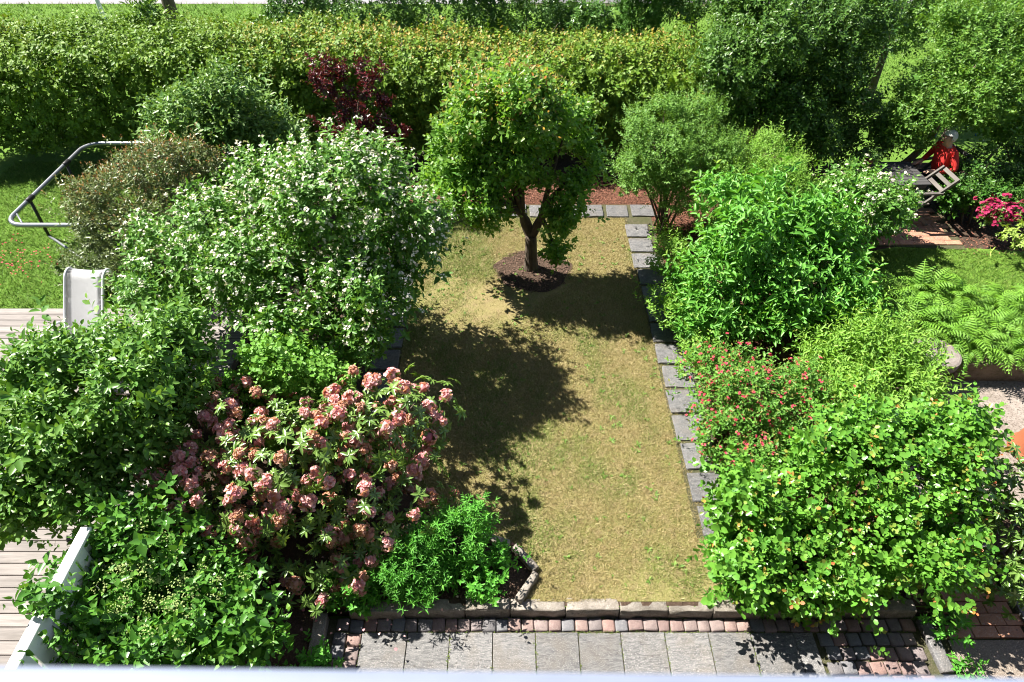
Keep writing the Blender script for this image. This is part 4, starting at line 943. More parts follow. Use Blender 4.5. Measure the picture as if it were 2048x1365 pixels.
# ---- tree on the lawn
lob = [L_(1020, 235, 8.5, 0.78, 0.75, 0.5), L_(915, 290, 8.6, 0.5, 0.55, 0.42), L_(1130, 265, 8.75, 0.5, 0.55, 0.45), L_(945, 390, 8.15, 0.42, 0.4, 0.24), L_(1010, 330, 8.35, 0.55, 0.5, 0.38), L_(1120, 375, 8.4, 0.42, 0.4, 0.24), L_(1125, 435, 8.2, 0.22, 0.25, 0.14), L_(1110, 500, 8.2, 0.1, 0.12, 0.12), L_(970, 435, 8.1, 0.3, 0.3, 0.12), L_(1040, 195, 8.45, 0.55, 0.5, 0.36), L_(890, 360, 8.5, 0.3, 0.35, 0.2), L_(1165, 330, 8.6, 0.28, 0.35, 0.25), L_(960, 200, 8.9, 0.4, 0.4, 0.3)]
b0 = TREE
fork = atY(1062, 470, 8.56)
big_tree('lawn_tree', 'young tree with reddish shoot tips standing on the dry lawn', b0, [b0, b0 + (0.0, 0, 0.2), fork], [], lob, 2300, 0.085, LM['tree'], 95, style='alt', nleaf=8, length=0.24, ratio=0.56, shape='oval',
         up=0.6, gap=-0.6, gapk=3.8, tip_amt=(0, 1), tip_pow=0.75, tip_z=True, rtop=(0.125, 0.095, 0.085), bump_=0.16)
root = [o for o in bpy.data.objects if o.name == 'lawn_tree'][0]
for k, l in enumerate(lob):
    s = fork + (0, 0, -0.05); m = atY(1045, 430, 8.6) if l[0][0] < 0.35 else atY(1080, 440, 8.55)
    stem(root, b0, [s, m, (m + l[0]) / 2 + (0, 0, 0.08), l[0]], [0.07, 0.052, 0.03, 0.01], M['bark'], 'branch', 7, 5)

# ---- right-hand border
plant('feathery_shrub', 'blue-green feathery shrub on bare thin stems at the corner of the path', 'shrub', (2.15 + 0.35, 9.6, 0),
      [L_(1320, 300, 9.8, 0.62, 0.55, 0.5), L_(1275, 340, 9.6, 0.42, 0.45, 0.35), L_(1400, 330, 9.8, 0.6, 0.5, 0.5), L_(1340, 390, 9.5, 0.35, 0.35, 0.22), L_(1390, 240, 10.4, 0.5, 0.5, 0.4), L_(1320, 235, 10.2, 0.4, 0.4, 0.3)], 2300, 0.042, LM['rose'], 100, 'opp', 12, 0.16, 0.5, 'oval', up=0.6, gap=-1.2, stem_r=0.022, stems=2, simple=True)
plant('yellow_green_shrub', 'yellow-green fine-leaved shrub between the feathery shrub and the dark tree', 'shrub', (3.5, 9.7, 0),
      [L_(1490, 345, 9.8, 0.8, 0.6, 0.6), L_(1430, 400, 9.3, 0.5, 0.5, 0.5), L_(1550, 385, 9.3, 0.65, 0.5, 0.55), L_(1545, 330, 9.9, 0.5, 0.5, 0.45)], 2100, 0.05, LM['spirea'], 101, 'alt', 10, 0.2, 0.33, 'lance', up=1.0, jit=0.4, spread=(60, 25), simple=True)
plant('long_leaf_shrub', 'big light green shrub with long pointed leaves right of the stone path', 'shrub', (3.6, 7.5, 0),
      [L_(1510, 470, 7.7, 0.95, 0.8, 0.75), L_(1610, 560, 7.3, 0.85, 0.75, 0.7), L_(1430, 560, 7.3, 0.55, 0.6, 0.65), L_(1520, 610, 7.0, 0.8, 0.6, 0.6), L_(1660, 480, 7.9, 0.55, 0.6, 0.55), L_(1390, 620, 6.9, 0.32, 0.4, 0.35), L_(1690, 610, 7.0, 0.5, 0.5, 0.5)],
      1250, 0.125, LM['dogwood'], 102, 'opp', 8, 0.22, 0.36, 'oval', up=0.8, out=0.6, gap=-1.5, n_ind=300, cell=26, tip_amt=(0, 1), tip_pow=1.5, fold=0.4, droop=0.35)
plant('white_cluster_shrub', 'rounded shrub dotted with flat white flower clusters near the garden table', 'shrub', (4.95, 9.0, TZ),
      [L_(1695, 425, 8.9, 0.75, 0.65, 0.6), L_(1745, 410, 9.0, 0.5, 0.5, 0.5), L_(1660, 460, 8.7, 0.55, 0.5, 0.42), L_(1700, 370, 9.3, 0.45, 0.5, 0.35)], 1150, 0.075, LM['phil'], 103, 'opp', 7, 0.16, 0.6, 'ovate', up=0.7, zmin=TZ,
      flower={'n': 260, 'mat': LM['pale_fl'], 'zp': 0.8, 'p': {'n': 7, 'rad': 0.04, 'L': 0.015}})
plant('red_flowering_shrub', 'loose shrub with many small crimson flowers beside the stone path', 'shrub', (2.75, 5.4, 0),
      [L_(1500, 790, 5.4, 0.68, 0.6, 0.5), L_(1450, 870, 5.0, 0.42, 0.45, 0.45), L_(1600, 830, 5.2, 0.6, 0.5, 0.48), L_(1460, 750, 5.7, 0.38, 0.4, 0.4), L_(1540, 900, 4.75, 0.5, 0.4, 0.45)], 1700, 0.055, LM['weigela'], 104, 'opp', 8, 0.17, 0.42, 'oval', up=0.9, gap=-1.2,
      flower={'n': 480, 'mat': LM['red_fl'], 'zp': 0.5, 'p': {'n': 3, 'rad': 0.022, 'L': 0.014}, 'side': lambda P: np.clip(1.15 - (proj(P)[0] - 1390) / 300, 0.05, 1)})
plant('willowy_shrub', 'willowy shrub with narrow leaves below the ferns', 'shrub', (4.2, 5.9, 0),
      [L_(1740, 730, 5.9, 0.65, 0.55, 0.5), L_(1790, 775, 5.6, 0.42, 0.4, 0.38), L_(1660, 760, 5.8, 0.5, 0.5, 0.45), L_(1760, 800, 5.3, 0.8, 0.5, 0.45)], 1150, 0.095, LM['spirea'], 105, 'alt', 10, 0.28, 0.27, 'lance', up=0.9, jit=0.5, gap=-1.0)
plant('round_leaf_shrub', 'large glossy round-leaved shrub with orange young leaves at the patio corner', 'shrub', (3.0, 3.75, 0),
      [L_(1680, 990, 3.95, 0.85, 0.65, 0.52), L_(1590, 1100, 3.45, 0.72, 0.5, 0.5), L_(1800, 960, 3.95, 0.72, 0.65, 0.55), L_(1490, 1000, 3.9, 0.32, 0.4, 0.38), L_(1770, 1090, 3.45, 0.72, 0.5, 0.48), L_(1640, 1180, 3.15, 0.5, 0.3, 0.33), L_(1880, 890, 4.2, 0.42, 0.45, 0.4), L_(1740, 880, 4.4, 0.6, 0.5, 0.4), L_(1900, 1020, 3.6, 0.3, 0.35, 0.3), L_(1480, 1080, 3.6, 0.25, 0.25, 0.25)],
      1900, 0.078, LM['round'], 106, 'alt', 9, 0.25, 0.7, 'round', up=0.55, out=0.75, gap=-1.3, n_ind=300, cell=24, tip_amt=(0, 1), scale=(0.65, 1.2), tip_pow=5.0, tipn=0.4, fold=0.18)
plant('narrow_leaf_perennial', 'clump of narrow-leaved stems between the lawn edge and the kerb', 'plant', (2.1, 3.35, 0),
      [L_(1470, 1120, 3.5, 0.26, 0.25, 0.28), L_(1530, 1180, 3.3, 0.3, 0.22, 0.28), L_(1440, 1205, 3.2, 0.12, 0.12, 0.1)], 230, 0.085, LM['peren'], 107, 'alt', 14, 0.2, 0.17, 'lance', up=1.1, jit=0.4, spread=(75, 25), stems=3, stem_mat='stem_green', stem_r=0.006)
plant('glossy_shrub', 'dark glossy long-leaved shrub at the right edge above the brick path', 'shrub', (4.95, 3.6, PZ),
      [L_(2030, 1080, 3.55, 0.42, 0.4, 0.42), L_(2060, 980, 4.0, 0.5, 0.4, 0.45), L_(2010, 1160, 3.25, 0.22, 0.2, 0.22)], 260, 0.115, LM['rhodo'], 108, 'whorl', 9, 0.12, 0.34, 'oval', spread=(80, 80), up=0.7, n_ind=120, cell=24, fold=0.3)
plant('low_plant', 'small green weeds growing at the end of the patio setts', 'plant', (4.0, 2.7, PZ), [((4.02, 2.95, -0.05), (0.12, 0.25, 0.14)), ((4.05, 2.55, -0.08), (0.05, 0.2, 0.06))], 60, 0.06, LM['peren'], 109, 'alt', 7, 0.1, 0.4, 'lance', up=0.9, stems=0, zmin=-0.15, group='low plants in the flower bed')
plant('low_plant', 'yellowish low plants between the stepping stones and the long-leaved shrub', 'plant', (2.6, 8.0, 0), [L_(1345, 520, 8.3, 0.3, 0.5, 0.3), L_(1340, 620, 7.0, 0.25, 0.4, 0.28), L_(1330, 470, 9.2, 0.3, 0.3, 0.25), L_(1390, 700, 6.3, 0.25, 0.3, 0.25)], 420, 0.06, LM['spirea'], 110, 'alt', 8, 0.14, 0.36, 'oval', up=0.9, stems=0, group='low plants in the flower bed', tip_amt=(0, 1))

# ---- dark multi-stemmed tree at the back right
b0 = np.array([4.35, 11.0, 0.0]); s1 = atY(1545, 225, 11.2); s2 = atY(1475, 215, 11.2)
lob = [L_(1560, 60, 11.6, 1.1, 1.0, 0.85), L_(1500, 140, 11.4, 0.7, 0.7, 0.65), L_(1640, 120, 11.5, 0.75, 0.8, 0.7), L_(1690, 40, 11.9, 0.7, 0.8, 0.7), L_(1580, 210, 11.0, 0.7, 0.6, 0.45), L_(1700, 200, 10.9, 0.42, 0.4, 0.2), L_(1645, 280, 10.5, 0.25, 0.3, 0.35), L_(1530, 40, 11.9, 0.6, 0.7, 0.7), L_(1480, 215, 11.2, 0.5, 0.5, 0.4)]
big_tree('dark_tree', 'dense dark green multi-stemmed tree behind the yellow-green shrub', b0, [b0, atY(1500, 280, 11.05), s1], [[b0 + (-0.2, 0.1, 0), atY(1462, 260, 11.1), s2], [s1, (s1 + lob[2][0]) / 2, lob[2][0]], [s1, (s1 + lob[0][0]) / 2, lob[0][0]], [s2, (s2 + lob[1][0]) / 2, lob[1][0]]],
         lob, 5400, 0.075, LM['lilac'], 120, bark='bark_pale', style='opp', nleaf=9, length=0.22, ratio=0.45, shape='ovate', up=0.45, gap=-0.9, gapk=3.5, rtop=(0.075, 0.06, 0.05), bump_=0.2, simple=True)
plant('dark_understorey', 'dark shaded shrub filling the gap below the dark tree', 'shrub', (5.0, 11.0, 0), [L_(1650, 260, 11.3, 0.8, 0.6, 0.7), L_(1740, 280, 11.0, 0.6, 0.5, 0.5)], 900, 0.07, LM['laurel'], 121, 'alt', 8, 0.18, 0.5, up=0.6)
plant('back_bush', 'mid green bush with reddish tips at the end of the hedge', 'shrub', (3.5, 11.3, 0), [L_(1390, 160, 12.4, 0.6, 0.6, 0.55), L_(1430, 240, 11.6, 0.5, 0.5, 0.5)], 900, 0.065, LM['hedge'], 122, 'alt', 8, 0.2, 0.5, up=0.8, tip_amt=(0, .9), gap=-1.1)
# ---- light fine-leaved tree at the far right
b0 = np.array([6.35, 10.7, TZ]); s1 = atY(1895, 205, 10.9); s2 = atY(1880, 210, 11.1)
lob = [L_(1960, 120, 11.2, 1.0, 0.9, 0.75), L_(1880, 190, 10.9, 0.8, 0.7, 0.5), L_(2040, 170, 11.0, 0.8, 0.8, 0.75), L_(1810, 262, 10.6, 0.38, 0.4, 0.28), L_(1940, 60, 11.8, 0.7, 0.7, 0.5), L_(2060, 60, 11.6, 0.7, 0.7, 0.6), L_(1990, 230, 10.7, 0.6, 0.6, 0.35)]
big_tree('fine_leaf_tree', 'light green fine-leaved tree with leaning bare stems beside the seated person', b0, [b0, atY(1850, 290, 10.75), s1], [[b0 + (0.2, -0.1, 0), atY(1872, 290, 10.6), atY(1910, 220, 10.8)], [b0 + (0.1, 0.1, 0), atY(1862, 280, 10.9), s2], [s1, (s1 + lob[0][0]) / 2, lob[0][0]], [s1, (s1 + lob[2][0]) / 2, lob[2][0]], [s2, (s2 + lob[1][0]) / 2, lob[1][0]]],
         lob, 5200, 0.068, LM['rtree'], 124, bark='bark_pale', style='alt', nleaf=9, length=0.2, ratio=0.4, shape='lance', up=0.5, gap=-1.15, gapk=3.5, rtop=(0.07, 0.055, 0.045), bump_=0.18, simple=True)
# trees on the far lawn
for i, (px, py, Y, rx, rz, lab) in enumerate(((1400, -20, 15.5, 0.8, 0.5, 'small tree crown over the far lawn right of the conifer'), (1800, 20, 14.5, 1.1, 0.75, 'tree crown behind the shaded far lawn'), (2000, -10, 14.5, 1.3, 0.8, 'far tree crown in the top right corner of the garden'))):
    c = atY(px, py, Y); b0 = np.array([c[0], Y, 0])
    big_tree('background_tree', lab, b0, [b0, (b0 + c) / 2, c], [[c, c + (0.3, 0, 0.2), c + (0.7, 0.1, 0.3)], [c, c + (-0.3, 0, 0.2), c + (-0.7, 0, 0.3)]], [(c, (rx, 1.0, rz)), (c + np.array([0.6, 0.3, 0.35]), (rx * .9, 0.9, rz)), (c + np.array([-0.7, 0.2, 0.2]), (rx * .8, 0.8, rz * .9))], 1900, 0.075, LM['lilac'], 126 + i, style='alt', nleaf=8, length=0.22, ratio=0.5, up=0.5, gap=-1.0, group='trees on the far lawn', simple=True, rtop=(0.09, 0.07, 0.05))
plant('edge_shrub', 'dark shrub behind the pink azalea at the right edge', 'shrub', (8.4, 10.2, TZ), [L_(2000, 330, 10.3, 0.7, 0.5, 0.4), L_(1950, 370, 9.9, 0.6, 0.5, 0.28), L_(2050, 370, 9.8, 0.4, 0.4, 0.3)], 1000, 0.065, LM['laurel'], 130, 'alt', 8, 0.16, 0.55, up=0.7, zmin=TZ, gap=-0.9, tip_amt=(0, .6))
plant('edge_shrub', 'leafy green groundcover right of the wooden chair', 'shrub', (7.4, 9.6, TZ), [L_(1960, 395, 9.6, 0.7, 0.4, 0.18), L_(1900, 390, 9.8, 0.3, 0.3, 0.22)], 420, 0.06, LM['creeper'], 131, 'alt', 7, 0.12, 0.6, up=0.8, zmin=TZ, stems=1)
plant('azalea', 'small magenta-pink azalea in the brown bed at the right', 'shrub', (7.75, 8.95, TZ), [L_(1998, 428, 8.95, 0.26, 0.22, 0.14)], 150, 0.05, LM['rhodo'], 132, 'alt', 8, 0.09, 0.4, up=0.8, zmin=TZ, flower={'n': 120, 'mat': LM['mag_fl'], 'zp': 0.8, 'p': {'n': 6, 'rad': 0.05, 'L': 0.024, 'petals': 5}})
plant('yellow_plant', 'yellow-green leafy plant at the right edge beside the azalea', 'plant', (7.9, 8.35, TZ), [L_(2045, 465, 8.4, 0.22, 0.2, 0.2)], 60, 0.11, LM['yellow'], 133, 'whorl', 8, 0.1, 0.35, 'lance', spread=(80, 80), up=0.9, zmin=TZ, stems=1)

# ---- ferns: every frond a part
def fronds():
    out = []
    for v in range(4):
        rng = np.random.default_rng(140 + v); n = 15
        t = np.linspace(0.10, 0.985, n); Lf = 1.0
        cx = t * 0.86; cz = (0.34 + 0.05 * v) * np.sin(t * 2.5) - (0.10 + 0.06 * v) * t ** 2.5
        cen = np.stack([0 * t + 0.03 * np.sin(t * 3 + v), cx, cz], 1); tan = unit(np.gradient(cen, axis=0))
        up_ = unit(np.cross(np.array([1.0, 0, 0]), tan)); pl = 0.20 * np.sin(np.clip(t * 1.02, 0, 1) * math.pi) ** 0.75 * (1.15 - 0.4 * t) + 0.015
        P, D, Nn, L = [], [], [], []
        for s in (-1, 1):
            P.append(cen); D.append(np.array([s, 0, 0]) * 0.9 + tan * 0.45 - up_ * 0.12); Nn.append(up_ + rng.normal(0, 0.1, up_.shape)); L.append(pl * rng.uniform(0.9, 1.1, n))
        P, D, Nn, L = np.concatenate(P), np.concatenate(D), np.concatenate(Nn), np.concatenate(L)
        V, Q, A = leaf_mesh_arrays(P, D, Nn, L, np.full(len(L), 0.036), rng.uniform(0, 0.4, len(L)), np.concatenate([t, t]) * 0.5, 'lance', 0.2, 0.2)
        # rachis
        k = len(V); w_ = np.array([0.006, 0, 0])
        V2 = np.concatenate([cen - w_, cen + w_]); V2 = np.concatenate([np.array([[-0.006, 0, 0], [0.006, 0, 0]]), V2])
        Q2 = [(0, 1, 2 + n, 2)] + [(2 + i, 2 + n + i, 3 + n + i, 3 + i) for i in range(n - 1)]
        V = np.concatenate([V, V2]); Q = np.concatenate([Q, np.array(Q2) + k])
        A = {q: np.concatenate([A[q], np.full(len(V2), 0.1)]) for q in A}
        out.append(npmesh('frond', V, Q, A, LM['fern']))
    return out
FR = fronds(); rg = np.random.default_rng(150)
spots = [(1790, 590), (1860, 575), (1930, 590), (2010, 600), (1780, 640), (1850, 640), (1920, 640), (1990, 650), (2060, 650), (1960, 690), (2040, 695), (1830, 610), (2090, 600), (1890, 665)]
flab = ['fern nearest the white-flowered shrub', 'fern left of centre at the back of the clump', 'fern at the middle of the clump next to the grass', 'fern at the right back of the clump', 'fern at the left front of the clump by the willowy shrub', 'fern right behind the round stone disc', 'fern above the start of the low wall', 'fern in the centre right of the clump', 'fern at the right edge of the picture in the middle of the clump', 'fern drooping over the low wall', 'fern over the low wall at the right edge', 'small fern squeezed between its left neighbours', 'fern mostly beyond the right edge at the back', 'fern between the round disc and the wall front']
for i, (px, py) in enumerate(spots):
    p = at(px - 12, py + 6, TZ + 0.18); p[2] = TZ
    root = empty('fern', p); tag(root, 'bright green ' + flab[i], 'fern', 'ferns on the terrace')
    nf = 34
    for k in range(nf):
        o = bpy.data.objects.new('frond', FR[rg.integers(4)]); C.objects.link(o); o.parent = root
        s = rg.uniform(0.36, 0.68); o.scale = (s * rg.uniform(.75, 1.1), s, s)
        o.rotation_euler = (rg.normal(0.2 if k < 16 else 0.7, 0.25), rg.normal(0, 0.3), k * 2.4 + rg.normal(0, 0.2))

# ================================================================== FURNITURE AND SMALL THINGS
# ---- metal tube frame on the left lawn
def tube_frame():
    h = 0.7; base = Vector((-6.3, 10.0, 0)); root = empty('trampoline_frame', base); tag(root, 'bent galvanised tube frame on black legs standing on the left lawn', 'frame')
    x0, x1, y0, y1, rc = -7.55, -4.9, 8.68, 11.35, 0.28
    pts = []
    for cx, cy, a0 in ((x0 + rc, y0 + rc, 180), (x1 - rc, y0 + rc, 270), (x1 - rc, y1 - rc, 0), (x0 + rc, y1 - rc, 90)):
        for k in range(7):
            a = math.radians(a0 + 15 * k); pts.append(Vector((cx + rc * math.cos(a), cy + rc * math.sin(a), h)) - base)
    pts.append(pts[0].copy()); pts.append(pts[1].copy())
    bm = bmesh.new(); add_tube(bm, pts, 0.035, 10, False); link('top_tube', bmmesh('top_tube', bm, M['steel'], True), None, root)
    for (x, y, d) in ((x0, 9.42, (0, 1)), (x0, 10.6, (0, 1)), (-6.3, y0, (1, 0)), (-5.6, y0, (1, 0)), (x1, 9.4, (0, 1)), (x1, 10.6, (0, 1)), (-6.2, y1, (1, 0))):
        c = Vector((x, y, h)) - base; dv = Vector((d[0], d[1], 0))
        bm = bmesh.new(); add_tube(bm, [c - dv * 0.09, c + dv * 0.09], 0.041, 12); link('sleeve', bmmesh('sleeve', bm, M['black'], True), None, root)
        bm = bmesh.new(); add_tube(bm, [c, c - Vector((0, 0, h - 0.02))], 0.024, 10); link('leg', bmmesh('leg', bm, M['black'], True), None, root)
    for a, b in (((x0, y0 + 0.35), (x0 + 0.3, y0)), ((x1, y0 + 0.35), (x1 - 0.3, y0))):
        bm = bmesh.new(); add_tube(bm, [Vector((*a, h)) - base, Vector((*b, h)) - base], 0.014, 8); link('corner_brace', bmmesh('corner_brace', bm, M['steel'], True), None, root)
    for ya in (9.42, 10.6):
        pass
    bm = bmesh.new(); add_tube(bm, [Vector((x0, 9.42, 0.03)) - base, Vector((-6.5, 8.62, 0.03)) - base], 0.022, 8); link('foot_tube', bmmesh('foot_tube', bm, M['steel'], True), None, root)
tube_frame()

# ---- white lounge chair on the deck
def lounger():
    base = Vector((-5.3, 6.2, DZ)); root = empty('lounge_chair', base); tag(root, 'white sling lounge chair with a curled headrest on the deck', 'chair')
    W = 0.46
    prof = [(-0.55, 0.36), (-0.45, 0.42), (-0.2, 0.42), (0.02, 0.38), (0.12, 0.43), (0.22, 0.58), (0.33, 0.73), (0.44, 0.87), (0.52, 0.97), (0.58, 1.04), (0.65, 1.07), (0.71, 1.05), (0.735, 0.99)]
    P = curve_pts([(0, y, z) for y, z in prof], 3)
    bm = bmesh.new(); rows = []
    for p in P: rows.append([bm.verts.new((x, p[1], p[2] - 0.02 * (1 - (2 * x / W) ** 2))) for x in np.linspace(-W / 2, W / 2, 7)])
    for a, b in zip(rows[:-1], rows[1:]):
        for i in range(6): bm.faces.new((a[i], a[i + 1], b[i + 1], b[i]))
    bmesh.ops.solidify(bm, geom=bm.faces[:], thickness=0.006)
    link('sling', bmmesh('sling', bm, M['sling'], True), None, root)
    for s in (-1, 1):
        bm = bmesh.new(); add_tube(bm, [(s * (W / 2 + 0.012), p[1], p[2]) for p in P], 0.016, 8); link('side_rail', bmmesh('side_rail', bm, M['white'], True), None, root)
        bm = bmesh.new(); add_tube(bm, curve_pts([(s * 0.27, 0.17, 0.62), (s * 0.29, 0.0, 0.66), (s * 0.29, -0.3, 0.64), (s * 0.28, -0.42, 0.58)], 4), 0.018, 8); link('armrest', bmmesh('armrest', bm, M['white'], True), None, root)
        for (ya, yb, zt) in ((-0.40, -0.5, 0.58), (0.05, 0.3, 0.62)):
            bm = bmesh.new(); add_tube(bm, [(s * 0.28, ya, zt), (s * 0.27, yb, 0.0)], 0.015, 8); link('leg', bmmesh('leg', bm, M['white'], True), None, root)
    root.rotation_euler[2] = -0.06
lounger()

# ---- garden table, folding chairs
def folding_chair(loc, rz, label):
    root = empty('folding_chair', loc, rz); tag(root, label, 'chair', 'wooden folding chairs at the garden table'); W = 0.44
    # faces +x locally; back leans towards -x
    for s in (-1, 1):
        y = s * W / 2
        bm = bmesh.new(); add_bar(bm, (0.42, y, 0.0), (-0.38, y, 0.82), 0.035, 0.04); link('back_leg', bmmesh('back_leg', bm, M['oldwood']), None, root)
        bm = bmesh.new(); add_bar(bm, (-0.22, y * 0.88, 0.0), (0.30, y * 0.88, 0.42), 0.03, 0.04); link('front_leg', bmmesh('front_leg', bm, M['oldwood']), None, root)
        bm = bmesh.new(); add_bar(bm, (-0.20, y * 1.08, 0.60), (0.30, y * 1.08, 0.60), 0.06, 0.025); link('armrest', bmmesh('armrest', bm, M['oldwood']), None, root)
        bm = bmesh.new(); add_bar(bm, (0.24, y * 1.08, 0.59), (0.20, y * 1.08, 0.36), 0.03, 0.03); link('arm_support', bmmesh('arm_support', bm, M['oldwood']), None, root)
    for i in range(6): 
        o = link('seat_slat', bpy.data.meshes.get('seat_slat') or bmmesh('seat_slat', box_bm(0.06, W - 0.02, 0.018, 0.003), M['oldwood']), None, root, (-0.06 + i * 0.074, 0, 0.385 + i * 0.006))
    for i in range(4):
        t = 0.66 + i * 0.105
        o = link('back_slat', bpy.data.meshes.get('back_slat') or bmmesh('back_slat', box_bm(0.016, W - 0.03, 0.06, 0.003), M['oldwood']), None, root, (0.42 - 0.8 * t, 0, 0.82 * t - 0.03))
        o.rotation_euler = (0, -0.77, 0)
folding_chair((6.45, 9.6, TZ + 0.03), math.pi + 0.05, 'weathered wooden folding chair beside the dark garden table')
def garden_table():
    base = (6.05, 9.95, TZ); root = empty('garden_table', base, 0.03); tag(root, 'dark slatted wooden garden table with a small pot plant', 'table')
    for i in range(9): link('table_slat', bpy.data.meshes.get('table_slat') or bmmesh('table_slat', box_bm(1.0, 0.075, 0.022, 0.003), M['darkwood']), None, root, (0, -0.36 + i * 0.085, 0.66))
    for y in (-0.36, 0.33):
        link('apron', bpy.data.meshes.get('apron') or bmmesh('apron', box_bm(0.9, 0.025, 0.06), M['darkwood']), None, root, (0, y, 0.598))
        for x in (-0.42, 0.42): link('leg', bpy.data.meshes.get('table_leg') or bmmesh('table_leg', box_bm(0.05, 0.05, 0.597, 0.004), M['darkwood']), None, root, (x, y * 0.9, 0))
garden_table()
tp = slabform('brick_paving', [(5.3, 8.9), (7.0, 8.75), (7.2, 10.6), (5.3, 10.6)], TZ, TZ + 0.012, M['sand'])
for j in range(14):
    for i in range(7):
        x = 5.42 + (i + (0.5 if j % 2 else 0)) * 0.243; y = 8.93 + j * 0.119
        if x > 6.95: continue
        o = link('brick', bme[rs.randrange(3)], None, tp, (x, y, TZ + 0.03 + rs.uniform(-.002, .002)))
garden_chair2 = folding_chair((7.05, 10.35, TZ), math.pi + 0.25, 'wooden folding chair on which the person in red sits')
# little pot plant on the table
rt = plant('pot_plant', 'small green herb in a pot on the dark table', 'plant', (5.75, 10.15, TZ + 0.68), [((5.75, 10.15, TZ + 0.86), (0.16, 0.14, 0.1))], 60, 0.04, LM['grey'], 160, 'alt', 7, 0.07, 0.5, stems=0, zmin=0)
bm = bmesh.new(); add_tube(bm, [(0, 0, 0.002), (0, 0, 0.12), (0, 0, 0.125)], [0.06, 0.085, 0.07], 18); link('pot', bmmesh('pot', bm, M['terracotta'], True), None, rt)

# ---- large terracotta pot on the pale paving
def pot(loc, label):
    root = empty('terracotta_pot', loc); tag(root, label, 'pot')
    prof = [(0.0, 0.0), (0.235, 0.0), (0.25, 0.012), (0.25, 0.07), (0.235, 0.085), (0.225, 0.09), (0.16, 0.42), (0.145, 0.43), (0.03, 0.43), (0.0, 0.43)]
    bm = bmesh.new(); S = 40; rg_ = []
    for r_, z_ in prof: rg_.append([bm.verts.new((r_ * math.cos(6.28318 * k / S), r_ * math.sin(6.28318 * k / S), z_)) for k in range(S)] if r_ > 0 else [bm.verts.new((0, 0, z_))])
    for a, b in zip(rg_[:-1], rg_[1:]):
        for k in range(S):
            if len(a) == 1: bm.faces.new((a[0], b[k], b[(k + 1) % S]))
            elif len(b) == 1: bm.faces.new((a[k], b[0], a[(k + 1) % S]))
            else: bm.faces.new((a[k], b[k], b[(k + 1) % S], a[(k + 1) % S]))
    bmesh.ops.recalc_face_normals(bm, faces=bm.faces); link('body', bmmesh('body', bm, M['terracotta'], False), None, root)
pp_ = at(2062, 905, 0.02); pot((pp_[0], pp_[1], 0.02), 'orange terracotta pot standing on the pale paving at the right edge')

